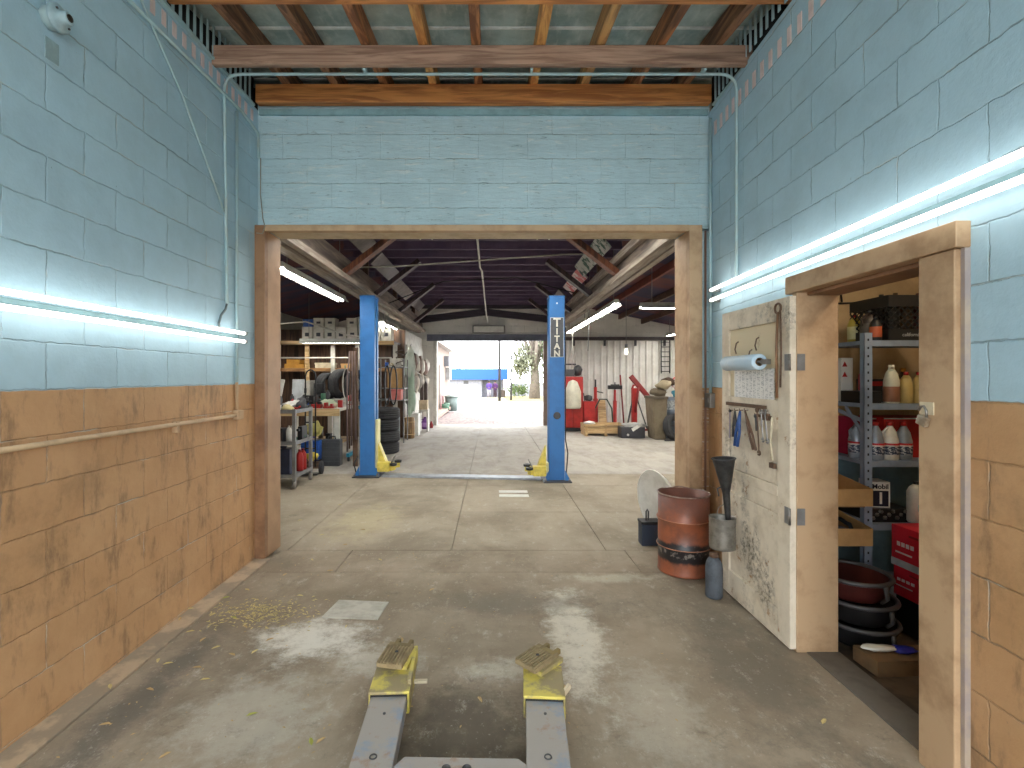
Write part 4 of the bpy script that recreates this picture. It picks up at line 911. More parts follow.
# ================================================================== THE GARAGE: two-post lift
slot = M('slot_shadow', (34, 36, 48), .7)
r = root('vehicle_lift', 'blue two-post vehicle lift standing in the garage behind the opening', 'lift')
POST = (('left', -1.865, 7.6, 2.69, 1), ('right', .925, 7.25, 2.63, -1))
for nm, x, y, h, s in POST:
    p = MB().box(x-.11, y-.13, .02, x+.11, y-.105, h).box(x-.11, y+.105, .02, x+.11, y+.13, h).box(x-s*.11, y-.105, .02, x-s*.09, y+.105, h).box(x+s*.085, y-.105, .02, x+s*.11, y-.05, h).box(x+s*.085, y+.05, .02, x+s*.11, y+.105, h).build('post', hblue, r, bevel=.005)
    MB().box(x-.115, y-.135, h, x+.115, y+.135, h+.02).build('top_cap', hblue, p, bevel=.004)
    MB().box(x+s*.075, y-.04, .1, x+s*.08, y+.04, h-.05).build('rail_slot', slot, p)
    b = MB().box(x-.20, y-.24, 0, x+.20, y+.20, .02).build('base_plate', dkgrey, r, bevel=.003)
    for q in (-.17, .17): MB().lathe([(.018, .02), (.018, .05), (.008, .05), (.008, .07)], 6, Matrix.Translation((x+q, y-.21, 0))).build('anchor_bolt', steel, b)
    for q in (-1, 1): MB().prism([(0, .02), (q*.075, .02), (0, .17)], y-.15, y-.14, 1, Matrix.Translation((x+q*.112, 0, 0))).build('gusset', hblue, b)
    c = MB().box(x+s*.112, y-.09, .12, x+s*.15, y+.09, .26 if nm == 'right' else .85).build('carriage', M('pale_yellow_carriage', (222, 214, 160), .5, c2=(180, 170, 120)), r, bevel=.006)
    MB().add([(x+s*.15, y-.07, .12), (x+s*.30, y-.07, .12), (x+s*.15, y-.07, .50), (x+s*.15, y+.07, .12), (x+s*.30, y+.07, .12), (x+s*.15, y+.07, .50)], [(0,1,2), (5,4,3), (0,3,4,1), (1,4,5,2), (2,5,3,0)]).build('web_plate', yellow, c)
    MB().box(x+s*.155, y-.17, .08, x+s*.34, y-.04, .22).build('arm_hub', yellow, c, bevel=.01)
    for k, (ex, ey) in enumerate(((.30, -.26), (.34, .35))):
        a = MB().bar((x+s*.26, y-.05+.1*k, .13), (x+s*(.26+ex*.45), y+ey*.5, .13), .09, .07, (0, 0, 1)).build('swing_arm', yellow, r, bevel=.004)
        MB().lathe([(.05, .165), (.055, .18), (.055, .20), (.03, .20), (.028, .19)], 14, Matrix.Translation((x+s*(.26+ex*.43), y+ey*.48, 0))).build('foot_pad', black, a)
        MB().tube([(x+s*.33, y-.08+.1*k, .16), (x+s*.40, y-.10+.1*k, .30)], .008, 6).build('lock_pin', steel, a)
# floor cover between the posts
MB().prism([(-1.64, 7.42), (.71, 7.20), (.71, 7.40), (-1.64, 7.62)], 0, .03, 2).build('floor_cover', M('cover_steel', (166, 172, 180), .5, .3, c2=(120, 116, 112), scale=7), r, bevel=.004)
# name panel and round cover on the right post
x, y = .925, 7.25
d = MB().box(x-.088, y-.135, 1.78, x+.088, y-.1305, 2.33).build('name_panel', M('charcoal_panel', (78, 80, 84), .5), r)
MB().box(x-.096, y-.133, 1.772, x+.096, y-.1302, 2.338).build('panel_border', M('pale_border', (190, 196, 200), .5), d)
lm = M('letter_cream', (226, 222, 206), .5)
for k, (ch, sz) in enumerate((('T', .17), ('I', .12), ('T', .12), ('A', .12), ('N', .12))):
    text('letter', ch, sz, face_cam(x, y-.137, 2.26-.105*k-(.0 if k == 0 else .02)), lm, d, depth=.001, bold=.004)
MB().lathe([(.052, 0), (.052, .012), (.04, .016)], 24, Matrix.Translation((x, y-.13, .94)) @ Matrix.Rotation(PI/2, 4, 'X')).build('round_cover', dkgrey, r)
MB().lathe([(.012, 0), (.012, .004)], 10, Matrix.Translation((x, y-.13, 2.54)) @ Matrix.Rotation(PI/2, 4, 'X')).build('bolt', white, r)
tube_obj('side_hose', [(x+.135, y-.1, .08), (x+.16, y-.1, .4), (x+.125, y-.1, .6), (x+.125, y-.1, 2.2)], .008, black, r)
tube_obj('side_hose', [(-2.01, 7.5, .3), (-2.06, 7.46, .2), (-2.03, 7.46, .07)], .01, black, r)

# ------------------------------------------------------------------ left side of the garage
pt = MB().box(-5.2, 12.32, 0, -2.15, 12.42, 2.66); struct(pt.build('wall_partition', WOOD('old_brown_boards', (112, 82, 60), (78, 56, 44), 2)))
r = root('storage_loft', 'rough timber shelf rack along the back left of the garage', 'shelf rack')
MB().box(-5.1, 11.5, 2.27, -2.25, 12.3, 2.315).build('upper_deck', darkwood, r)
MB().box(-5.1, 11.48, 2.23, -2.25, 11.5, 2.32).build('edge_board', palewood, r)
MB().box(-5.1, 11.7, 1.66, -2.25, 12.3, 1.70).box(-5.1, 11.68, 1.62, -2.25, 11.70, 1.70).build('middle_shelf', WOOD('tan_board', (176, 132, 84), (136, 96, 60), 0), r)
MB().box(-4.4, 11.0, .95, -2.45, 11.9, .985).build('tire_shelf', dkgrey, r)
for x in (-4.35, -3.75, -3.18, -2.30): MB().box(x, 11.62, 0, x+.09, 11.68, 2.27).build('post', offwhite if x > -4 else palewood, r)
MB().tube([(-5.0, 11.45, 1.93), (-2.3, 11.45, 1.93)], .018, 6).build('level_pipe', offwhite, r)
def carton(label, x, y, z, w_, d_, h_, mat=None, rz=0, group=None, mark=None, name='carton', cat='carton'):
    r = root(name, label, cat, (x, y, z), rz, group); MB().box(-w_/2, -d_/2, 0, w_/2, d_/2, h_).build('box', mat or card, r, bevel=.006)
    MB().box(-w_*.52, -d_*.52, h_-.035, w_*.52, d_*.52, h_+.004).build('lid', mat or card, r, bevel=.004)
    if mark: MB().box(-w_*.2, -d_*.52-.003, h_*.35, w_*.2, -d_*.52-.0005, h_*.6).build('mark', mark, r)
    return r
gd = 'pale cartons on the high shelf'
wc = M('pale_carton', (214, 210, 200), .8, c2=(176, 170, 158)); ink = M('ink_grey', (70, 72, 78), .7)
nm_ = ['first', 'second', 'third', 'fourth', 'fifth', 'sixth', 'seventh', 'eighth']
for k in range(8):
    X = -4.29+.262*k
    carton('pale carton in the lower row of the high shelf, %s from the left' % nm_[k], X, 11.75, 2.316, .235, .3, .335, wc, 0, gd, ink)
for k, X in enumerate((-4.02, -3.76, -3.26, -2.99, -2.72)):
    carton('pale carton in the upper row of the high shelf, %s from the left' % nm_[k], X, 11.74, 2.656, .235, .28, .20, wc, .03*(k % 3-1), gd, ink)
carton('blue carton at the left end of the upper row on the high shelf', -4.28, 11.74, 2.656, .22, .26, .17, cblue)
# tires
def tire(name, label, loc, R, w_, mtx, group=None, rim=None):
    r = root(name, label, 'tire', loc, 0, group); h = w_/2
    pr = [(R*.62, -h*.8), (R*.70, -h*.98), (R*.86, -h), (R*.955, -h*.86)]
    for q in (-.55, -.18, .18, .55):
        pr += [(R, h*(q-.14)), (R, h*(q+.14)), (R*.975, h*(q+.16)), (R*.975, h*(q+.20))]
    pr = pr[:-2]+[(R*.955, h*.86), (R*.86, h), (R*.70, h*.98), (R*.62, h*.8), (R*.60, 0), (R*.62, -h*.8)]
    MB().lathe(pr, 36, mtx, cap=False).build('tread', rubber, r)
    if rim: MB().lathe([(R*.61, -h*.6), (R*.55, -h*.5), (R*.3, -h*.3), (.02, -h*.3)], 24, mtx, cap=False).build('rim', rim, r)
    return r
for k in range(4):
    tire('stacked_tire', ['bottom tire of the stack of four beside the blue post', 'second tire from the floor in the stack of four', 'third tire from the floor in the stack of four', 'top tire of the stack of four beside the blue post'][k], (-2.17+.012*(k % 2), 9.85, .112+.222*k), .34, .22, Matrix.Identity(4), 'stack of four tires')
MB()
for k, (x, y, a, w_, R) in enumerate(((-3.78, 11.45, 1.15, .22, .30), (-3.42, 11.4, 1.05, .24, .345), (-3.08, 11.4, 1.1, .22, .33), (-2.76, 11.42, 1.2, .20, .31))):
    tire('upright_tire', ['leftmost', 'second', 'third', 'rightmost'][k]+' of the four tires standing upright on the rack', (x, y, .986+R), R, w_, Matrix.Rotation(a, 4, 'Z') @ Matrix.Rotation(PI/2, 4, 'X') if False else Matrix.Rotation(-(PI/2-a), 4, 'Z') @ Matrix.Rotation(PI/2, 4, 'Y'), 'upright tires on the rack')
tag(MB().tube([(-3.2+.33*math.cos(t*PI/12)*.25, 11.0, 1.34+.34*math.sin(t*PI/12)) for t in range(3, 21)], .012, 6).build('timing_strap', offwhite), 'pale strap draped over the biggest upright tire', 'strap')
# grey tool cart
r = root('tool_cart', 'grey three-shelf steel tool cart just inside the left jamb', 'cart', (-2.93, 6.95, 0))
for sx in (-1, 1):
    for sy in (-1, 1):
        MB().box(sx*.30-.022, sy*.30-.022, .10, sx*.30+.022, sy*.30+.022, 1.06).build('post', grey, r, bevel=.003)
        c = MB().lathe([(.02, -.015), (.052, -.014), (.052, .014), (.02, .015)], 14, Matrix.Translation((sx*.30, sy*.30, .052)) @ mat_x(1)).build('caster', steel, r)
        MB().box(sx*.30-.024, sy*.30-.01, .05, sx*.30-.018, sy*.30+.01, .1).build('fork', dkgrey, c)
for z in (.16, .60, 1.02): MB().box(-.32, -.32, z, .32, .32, z+.012).box(-.32, -.325, z-.015, .32, -.319, z+.035).box(.319, -.32, z-.015, .325, .32, z+.035).build('shelf', grey, r)
def item(name, label, cat, mb, mat, bevel=.004, group=None): return tag(mb.build(name, mat, bevel=bevel), label, cat, group)
item('battery_charger', 'dark square machine on the middle cart shelf', 'machine', MB().box(-2.96, 6.68, .614, -2.80, 6.86, .80).box(-2.93, 6.66, .70, -2.83, 6.68, .77), dkgrey)
bottle('white_flask', 'white bottle on the middle cart shelf', 'bottle', (-2.735, 6.74, .614), .22, .04, wjug, offwhite)
item('black_drill', 'black power tool at the back of the middle cart shelf', 'tool', MB().box(-2.70, 6.95, .614, -2.64, 7.15, .80).tube([(-2.67, 6.92, .76), (-2.67, 6.86, .76)], .02, 8), black)
for k, (x, y) in enumerate(((-2.70, 7.02), (-2.70, 7.14))): bottle('red_bottle', ['nearer', 'farther'][k]+' red bottle on the bottom cart shelf', 'bottle', (x, y, .174), .30, .05, red, dkred)
item('dark_case', 'tall dark blue case on the bottom cart shelf', 'case', MB().box(-2.97, 6.72, .174, -2.72, 6.92, .52).box(-2.9, 6.8, .52, -2.8, 6.84, .55), M('ink_blue_case', (46, 52, 76), .5))
for k, (x, y, z, s, mt, lb) in enumerate(((-2.95, 6.72, 1.034, (.12, .10, .07), offwhite, 'crumpled pale rag on top of the cart, nearest the jamb'), (-2.78, 6.78, 1.034, (.09, .1, .05), M('buff_rag', (190, 176, 130), .9), 'buff rag on top of the cart'), (-2.70, 7.08, 1.034, (.08, .1, .09), dkgrey, 'dark tool head on the far corner of the cart top'))):
    item('shop_rag', lb, 'rag', MB().blob((x, y, z+s[2]*.5), s, 10, .35, k+3, z), mt, 0)
item('grinder', 'grey bench machine with a round guard on the cart top', 'grinder', MB().box(-3.05, 6.92, 1.034, -2.9, 7.06, 1.10).lathe([(.07, -.02), (.07, .02)], 16, Matrix.Translation((-2.97, 6.98, 1.16)) @ mat_x(1)), dkgrey)
# hand truck behind the cart
r = root('hand_truck', 'black hand truck with an arched handle behind the tool cart', 'hand truck', (-2.77, 7.62, 0), .1)
pts = [(-.075, 0, .12), (-.075, .02, 1.5)]+[(-.075*math.cos(t), .02, 1.5+.10*math.sin(t)) for t in [k*PI/8 for k in range(1, 8)]]+[(.075, .02, 1.5), (.075, 0, .12)]
MB().tube(pts, .011, 8).build('frame', black, r)
for z in (.4, .8, 1.2): MB().tube([(-.075, .01, z), (.075, .01, z)], .012, 6).build('crossbar', black, r)
MB().box(-.14, -.16, .02, .14, 0, .035).build('toe_plate', black, r)
for s in (-1, 1): MB().lathe([(.02, -.02), (.10, -.02), (.10, .02), (.02, .02)], 16, Matrix.Translation((s*.15, .06, .10)) @ mat_x(1)).build('wheel', rubber, r)
# workbench and its load
r = root('workbench', 'cluttered timber workbench with pale legs on the left side of the garage', 'workbench', (0, 0, 0))
MB().box(-3.95, 8.6, .90, -2.62, 9.9, .945).build('top', offwhite, r, bevel=.004)
MB().box(-3.95, 8.58, .82, -2.62, 8.60, .945).build('apron', palewood, r)
for x in (-3.9, -3.22, -2.72): MB().box(x, 8.62, 0, x+.08, 8.70, .90).build('leg', white, r); MB().box(x, 9.80, 0, x+.08, 9.88, .90).build('leg', white, r)
MB().box(-3.9, 8.75, .30, -2.7, 9.8, .33).build('lower_shelf', palewood, r)
Z = .946
stuff_ = [
 ('white_board', 'white blank board propped on the workbench against the orange tray', 'board', MB().bar((-3.62, 9.3, Z+.02), (-3.62, 9.36, Z+.50), .22, .02, (0, 1, 0)), M('pale_board', (206, 210, 214), .5)),
 ('white_strip', 'narrow white panel leaning at the left end of the workbench', 'panel', MB().bar((-3.86, 9.0, Z), (-3.76, 9.0, Z+.5), .07, .02, (0, 1, 0)), white),
 ('dark_motor', 'dark motor block in front of the white board', 'motor', MB().blob((-3.42, 9.05, Z+.1), (.11, .10, .12), 10, .25, 2, Z), dkgrey),
 ('vise', 'black bench vise on the workbench', 'vise', MB().box(-3.28, 8.95, Z, -3.16, 9.15, Z+.06).box(-3.26, 8.90, Z+.06, -3.18, 9.0, Z+.2).box(-3.26, 9.05, Z+.06, -3.18, 9.18, Z+.2).tube([(-3.22, 8.75, Z+.11), (-3.22, 9.0, Z+.11)], .014, 6).tube([(-3.30, 8.77, Z+.11), (-3.14, 8.77, Z+.11)], .008, 6), black),
 ('red_toolbox', 'small red box on the bench edge', 'box', MB().box(-3.14, 8.68, Z, -2.98, 8.84, Z+.07).box(-3.10, 8.74, Z+.07, -3.02, 8.78, Z+.10), red),
 ('red_clamp', 'red tool lying at the near right corner of the bench', 'tool', MB().box(-2.92, 8.64, Z, -2.74, 8.72, Z+.035).box(-2.90, 8.62, Z+.035, -2.86, 8.74, Z+.10).box(-2.80, 8.64, Z+.035, -2.76, 8.72, Z+.08), red),
 ('green_rag', 'pale green crumpled cloth on the bench', 'cloth', MB().blob((-3.02, 9.15, Z+.06), (.16, .14, .08), 12, .4, 9, Z), M('pale_green_cloth', (182, 196, 168), .9)),
 ('white_rag', 'white crumpled cloth at the left part of the bench', 'cloth', MB().blob((-3.5, 8.78, Z+.05), (.17, .12, .07), 12, .4, 12, Z), paper),
 ('grey_casting', 'pale grey metal casting lying across the right end of the bench', 'part', MB().bar((-2.94, 9.5, Z+.06), (-2.70, 9.2, Z+.12), .10, .09).bar((-2.86, 9.5, Z+.05), (-2.72, 9.66, Z+.05), .06, .06), M('cast_grey', (168, 164, 156), .6)),
 ('red_kettle', 'round red canister at the far right end of the bench', 'canister', MB().lathe([(0, 0), (.08, 0), (.11, .04), (.11, .12), (.07, .18), (.02, .2), (0, .2)], 18, Matrix.Translation((-2.74, 9.75, Z))), M('pinkish_red', (186, 52, 62), .4)),
 ('box_frame', 'open wire frame standing on the left of the bench', 'frame', MB().tube([(-3.38, 9.5, Z), (-3.38, 9.5, Z+.42), (-3.18, 9.5, Z+.42), (-3.18, 9.5, Z)], .012, 6).tube([(-3.38, 9.5, Z+.2), (-3.18, 9.5, Z+.2)], .01, 6), dkgrey),
 ('drawer_cabinet', 'pale stack of small drawers at the back of the bench', 'drawers', MB().box(-3.06, 9.6, Z, -2.86, 9.82, Z+.12), offwhite),
]
for n_, lb, ct, mb, mt in stuff_: item(n_, lb, ct, mb, mt)
q_ = random.Random(11)
junk = [('oil_tin', 'tin'), ('small_box', 'box'), ('spray_can', 'spray can'), ('rag', 'rag'), ('tool_bit', 'tool')]
jc = [('red', red), ('white', white), ('dark grey', dkgrey), ('silver', steel), ('buff', M('buff', (170, 156, 128), .9)), ('blue', cblue), ('cream', cream), ('black', black), ('green', M('jade_paint', (70, 118, 92), .5))]
def clutter(n, x0, x1, y0, y1, z, where, hmax=.2):
    pts = []
    for k in range(n):
        for _ in range(60):
            x = q_.uniform(x0, x1); y = q_.uniform(y0, y1)
            if all((x-a)**2+(y-b)**2 > .011 for a, b in pts): break
        pts.append((x, y))
    pts.sort(key=lambda p: p[0]/p[1])
    for k, (x, y) in enumerate(pts):
        nm2, ct = junk[k % 5]; cn, mt = jc[(k*4+q_.randrange(3)) % 9]; h = q_.uniform(.05, hmax); w_ = q_.uniform(.03, .045)
        if nm2 in ('oil_tin', 'spray_can'): m = MB().lathe([(0, 0), (w_, 0), (w_, h*.8), (w_*.5, h*.9), (w_*.4, h), (0, h)], 12)
        elif nm2 == 'small_box': m = MB().box(-w_, -w_, 0, w_, w_, h*.8).box(-w_*1.03, -w_*1.03, h*.62, w_*1.03, w_*1.03, h*.82)
        elif nm2 == 'rag': m = MB().blob((0, 0, .035), (.06, .05, .04), 10, .5, k, 0)
        else: m = MB().box(-.05, -.02, 0, .05, .02, .035).tube([(.05, 0, .02), (.10, 0, .05)], .012, 6)
        o = m.build(nm2, mt, bevel=.003 if 'box' in nm2 else 0); o.location = (x, y, z); o.rotation_euler = (0, 0, q_.uniform(-.5, .5))
        tag(o, '%s %s %s, %s from the left' % (cn, ct, where, ORD[k]), ct, 'clutter '+where)
ORD = ['first', 'second', 'third', 'fourth', 'fifth', 'sixth', 'seventh', 'eighth', 'ninth', 'tenth', 'eleventh', 'twelfth', 'thirteenth']
clutter(12, -3.72, -2.70, 8.72, 8.98, .946, 'on the front of the workbench', .16)
clutter(10, -3.75, -2.75, 9.2, 9.75, .946, 'at the back of the workbench', .30)
clutter(7, -3.16, -2.68, 6.70, 7.18, 1.034, 'on the cart top', .13)
clutter(6, -3.05, -2.68, 6.90, 7.20, .614, 'on the middle cart shelf', .26)
clutter(7, -4.0, -2.6, 11.75, 12.2, 1.702, 'on the middle shelf of the rack', .22)
clutter(4, -2.48, -2.28, 11.34, 11.42, 1.722, 'on top of the packed shelf unit', .2)
clutter(9, -3.8, -2.8, 8.9, 9.7, .332, 'under the workbench', .35)
item('orange_tray', 'orange and yellow tray high at the left jamb', 'tray', MB().box(-4.86, 11.7, 1.702, -4.40, 12.0, 1.80).box(-4.80, 11.68, 1.80, -4.5, 12.0, 1.90), M('orange_plastic', (206, 150, 58), .6, c2=(170, 110, 40)))
carton('cream carton on the middle shelf behind the arched handle', -3.95, 11.9, 1.702, .42, .3, .12, cream)
carton('tan carton on the middle shelf over the tires', -3.3, 11.9, 1.702, .5, .3, .10, card)
carton('cream carton on the lower rack left of the tires', -4.22, 11.4, .986, .26, .3, .42, offwhite, 0, None, ink)
# under the bench
def case(name, label, x0, x1, y0, y1, z0, z1, mat, ribs=5):
    r = root(name, label, 'case', ((x0+x1)/2, (y0+y1)/2, z0)); w_ = (x1-x0)/2; d_ = (y1-y0)/2; h_ = z1-z0
    MB().box(-w_, -d_, 0, w_, d_, h_).build('shell', mat, r, bevel=.02)
    m = MB()
    for k in range(ribs): z = h_*(k+.8)/(ribs+.6); MB().box(-w_*.96, -d_-.008, z, w_*.96, -d_+.002, z+.02).build('rib', mat, r, bevel=.003)
    MB().tube([(-w_*.4, 0, h_), (-w_*.35, 0, h_+.05), (w_*.35, 0, h_+.05), (w_*.4, 0, h_)], .012, 6).build('handle', mat, r); return r
case('tool_case', 'dark grey ribbed plastic case on the floor by the bench leg', -2.86, -2.54, 8.34, 8.52, 0, .44, M('charcoal_case', (72, 74, 78), .5))
case('blue_case', 'bright blue plastic case under the workbench', -3.14, -2.84, 8.20, 8.42, .12, .44, cblue, 2)
item('yellow_bag', 'olive yellow bag slumped on the blue case', 'bag', MB().blob((-2.98, 8.32, .62), (.16, .10, .12), 12, .25, 5, .50), M('olive_bag', (168, 160, 92), .9))
item('low_crate', 'low wooden crate under the blue case', 'crate', MB().box(-3.16, 8.12, 0, -2.80, 8.5, .03).box(-3.16, 8.12, .03, -2.80, 8.15, .115).box(-3.16, 8.47, .03, -2.80, 8.5, .115), WOOD('crate_brown', (130, 104, 84), (100, 78, 62), 0))
item('yellow_flowers', 'bright yellow crumpled gloves in the low crate', 'gloves', MB().blob((-2.93, 8.16, .19), (.10, .05, .06), 12, .5, 6, .116), M('bright_yellow', (230, 206, 84), .7), 0)
r = root('floor_jack', 'teal blue steel floor crane standing behind the left post', 'floor crane', (-2.42, 9.1, 0))
for x in (-.12, .12): MB().box(x-.025, -.3, .08, x+.025, .3, .14).build('leg', teal, r)
MB().box(-.14, .1, .14, -.06, .18, .95).build('mast', teal, r); MB().box(.06, .1, .14, .14, .18, .95).build('mast', teal, r); MB().box(-.14, .1, .90, .14, .18, .96).build('head', teal, r)
for x in (-.12, .12):
    for y in (-.25, .25): MB().lathe([(.01, -.015), (.045, -.015), (.045, .015), (.01, .015)], 12, Matrix.Translation((x, y, .045)) @ mat_x(1)).build('wheel', black, r)
r = root('hose_bundle', 'tall bundle of brown hoses and cords hanging beside the left blue post', 'hose bundle', (-2.30, 8.3, 0))
for k in range(6):
    x = -.10+.035*k; MB().tube([(x, 0, .25+.05*k), (x-.01, .02, .9), (x+.02*math.sin(k), 0, 1.5), (x*.6, 0, 1.92)], .014, 6).build('hose', rust if k % 2 else M('faded_brown_hose', (128, 108, 104), .7), r)
MB().box(-.02, .03, 0, .06, .08, 1.98).build('board', rust, r)
# right of the left post
for k, x in enumerate((-2.16, -2.03)):
    r = root('hanging_belt', ['left', 'right'][k]+' black belt loop hanging between the blue post and the cardboard', 'belt', (x, 10.3, .98)); 
    MB().tube([(.055*math.cos(t*PI/14)*(1.3 if k else 1), 0, .34+.40*math.sin(t*PI/14)) for t in range(28)], .016, 6, closed=True).build('loop', black, r)
r = root('back_shelves', 'tall metal shelf unit packed with parts behind the tire stack', 'shelving', (-1.95, 11.3, 0))
for sx in (-.58, -.06):
    for sy in (0, .5): MB().box(sx, sy, 0, sx+.025, sy+.025, 1.9).build('post', grey, r)
for z in (.95, 1.22, 1.70): MB().box(-.58, 0, z, -.03, .54, z+.02).build('shelf', grey, r)
item('flattened_carton', 'upright brown cardboard sheet on the shelf right of the blue post', 'cardboard', MB().box(-2.36, 11.28, 1.241, -2.03, 11.30, 1.68).box(-2.36, 11.3, 1.241, -2.33, 11.5, 1.68), card)
carton('pink box under the cardboard sheet', -2.19, 11.45, .972, .27, .3, .235, M('salmon_card', (214, 122, 112), .7))
carton('white carton on the top of the packed shelf unit', -2.20, 11.55, 1.722, .26, .3, .19, offwhite)
item('wire_coils', 'tangle of dark wire on top of the packed shelf unit', 'wire', MB().tube([(-2.10+.09*math.cos(t*.8)*(1+.1*math.sin(t)), 11.38+.05*math.sin(t*.8), 1.736+.016*t) for t in range(24)], .012, 5), M('bronze_wire', (96, 84, 76), .6), 0)
gcl = M('sage_cloth', (170, 192, 170), .9, c2=(200, 212, 196), scale=7)
r = root('hanging_overalls', 'pale sage green overalls and coats hanging by the hallway', 'clothes', (-1.98, 12.05, 0))
MB().blob((0, 0, 1.75), (.14, .08, .42), 14, .25, 4).build('jacket', M('pale_sage', (206, 214, 202), .9, c2=(160, 172, 156)), r); MB().blob((.03, -.02, 1.1), (.11, .07, .48), 14, .3, 8).build('trousers', gcl, r)
MB().tube([(-.12, 0, 2.02), (0, 0, 2.16), (.14, 0, 2.02)], .012, 6).tube([(0, 0, 2.16), (0, .2, 2.3)], .008, 5).build('hanger', dkgrey, r)
r = root('coat_rail', 'clothes pegboard of pale jackets and bags on the hallway side wall', 'pegboard', (0, 0, 0))
MB().box(-2.15, 12.45, .9, -2.11, 15.4, 2.3).build('board', offwhite, r)
pc = [M('peg_a', (206, 196, 180), .9), M('peg_b', (120, 96, 84), .9), M('peg_c', (156, 150, 142), .9), M('peg_d', (206, 200, 188), .9)]
k = 0
for y in (12.7, 13.2, 13.7, 14.2, 14.7, 15.1):
    for z in (1.95, 1.45):
        k += 1; o = MB().blob((-2.0, y, z-.1-.07*(y-12.7)*.5), (.10, .17, .22), 10, .35, k).build('hanging_bag', pc[k % 4])
        tag(o, '%s bundle hanging in the %s row of the hallway wall, %s from the front' % (['pale tan', 'brown', 'grey', 'cream'][(k) % 4], 'upper' if z > 1.7 else 'lower', nm_[(k-1)//2]), 'bundle', 'bundles hanging on the hallway wall')
struct(MB().box(-5.2, 12.42, 0, -2.15, 12.45, 2.66).box(-2.25, 12.45, 0, -2.15, FT, 2.66).build('wall_hallway', offwhite))
# hallway floor items
r = root('wicker_barrel', 'tan slatted barrel standing near the far left of the floor', 'barrel', (-2.02, 12.2, 0))
MB().lathe([(0, 0), (.125, 0), (.14, .25), (.13, .50), (.12, .50), (.12, .02), (0, .02)], 20, cap=False).build('staves', WOOD('tan_staves', (194, 160, 112), (150, 118, 80), 2), r)
for z in (.1, .4): MB().tube([(.141*math.cos(t*PI/10), .141*math.sin(t*PI/10), z) for t in range(20)], .008, 5, closed=True).build('hoop', palewood, r)
carton('tall white bin behind the tan barrel', -1.98, 12.75, 0, .24, .3, .56, white, name='white_bin', cat='bin')
bottle('gas_bottle', 'grey green gas bottle left of the tan barrel', 'gas bottle', (-2.3, 11.9, 0), .78, .11, M('grey_green_steel', (136, 146, 148), .5), dkgrey, None, .3)
item('shop_stool', 'pale step stool behind the white bin', 'stool', MB().box(-2.0, 13.6, .55, -1.74, 13.9, .60).box(-2.0, 13.6, 0, -1.96, 13.9, .55).box(-1.78, 13.6, 0, -1.74, 13.9, .55), offwhite)
item('tan_box', 'tan box standing on the step stool', 'box', MB().box(-1.99, 13.62, .601, -1.76, 13.86, .86), M('tan_box_card', (196, 176, 146), .8))
for k, x in enumerate((-1.93, -1.82)): bottle('dark_canister', ['left', 'right'][k]+' tall dark canister on the tan box', 'canister', (x, 13.74, .861), .50, .05, M('umber_steel', (84, 70, 66), .6), black, None, .15)
bottle('purple_jug', 'purple jug on the floor beside the far door', 'jug', (-1.93, 14.4, 0), .34, .095, purple, purple, M('lilac_label', (150, 110, 170), .5), .4, None, True)
item('dark_jug', 'small dark red jug beside the purple jug', 'jug', MB().lathe([(0, 0), (.05, 0), (.055, .1), (.03, .16), (.02, .2), (0, .2)], 12, Matrix.Translation((-1.77, 14.6, 0))), dkred)
# lights and box above the far door
r = root('door_lamp', 'long unlit white lamp box hung on the wall above the far door', 'lamp', (-.10, FT-.2, 2.83)); MB().box(-.5, 0, 0, .5, .16, .24).build('housing', M('lamp_edge', (120, 116, 112), .6), r, bevel=.01); MB().box(-.46, -.006, .03, .46, 0, .21).build('diffuser', white, r)
r = root('ridge_pipe', 'pale conduit running back under the garage roof to the far wall', 'conduit')
MB().tube([(-.20, 4.5, 3.50), (-.22, 9.2, 3.50), (-.19, 9.5, 3.5), (-.16, 14.9, 3.27), (-.10, 15.3, 3.14)], .018, 6).build('pipe', white, r)
tag(MB().tube([(-4.2, 8.0, 3.2), (-1.6, 8.2, 3.30), (1.2, 8.4, 3.55), (1.7, 8.5, 3.58)], .014, 5).build('slack_wire', offwhite), 'pale wire sagging across under the garage joists', 'wire')
tag(MB().tube([(-2.1, 10.0, 2.95), (-1.0, 10.1, 3.42), (.5, 10.1, 3.5), (1.7, 10.2, 3.2)], .010, 5).build('slack_wire', black), 'dark wire looped under the garage joists farther back', 'wire')
tag(MB().tube([(-5.2, 10.2, 2.5), (-4.6, 10.2, 2.55), (-3.8, 10.2, 2.62), (-3.0, 10.4, 2.36), (-2.3, 10.6, 2.32), (-2.2, 10.6, 2.84)], .016, 5).build('slack_hose', offwhite), 'pale hose slung across the upper left of the garage', 'hose')
for i, (x, y, z0, z1) in enumerate(((-2.3, 8.8, 2.2, 2.85), (1.9, 9.9, 2.0, 2.85), (1.95, 12.2, 1.7, 2.8))):
    tag(MB().tube([(x, y, z0), (x+.02, y, (z0+z1)/2), (x, y, z1)], .008, 5).build('drop_cord', offwhite if i != 1 else grey), ['pale cord dropping from the left girder', 'grey cord dropping from the right girder', 'pale cord dropping behind the second lift post'][i], 'cord')
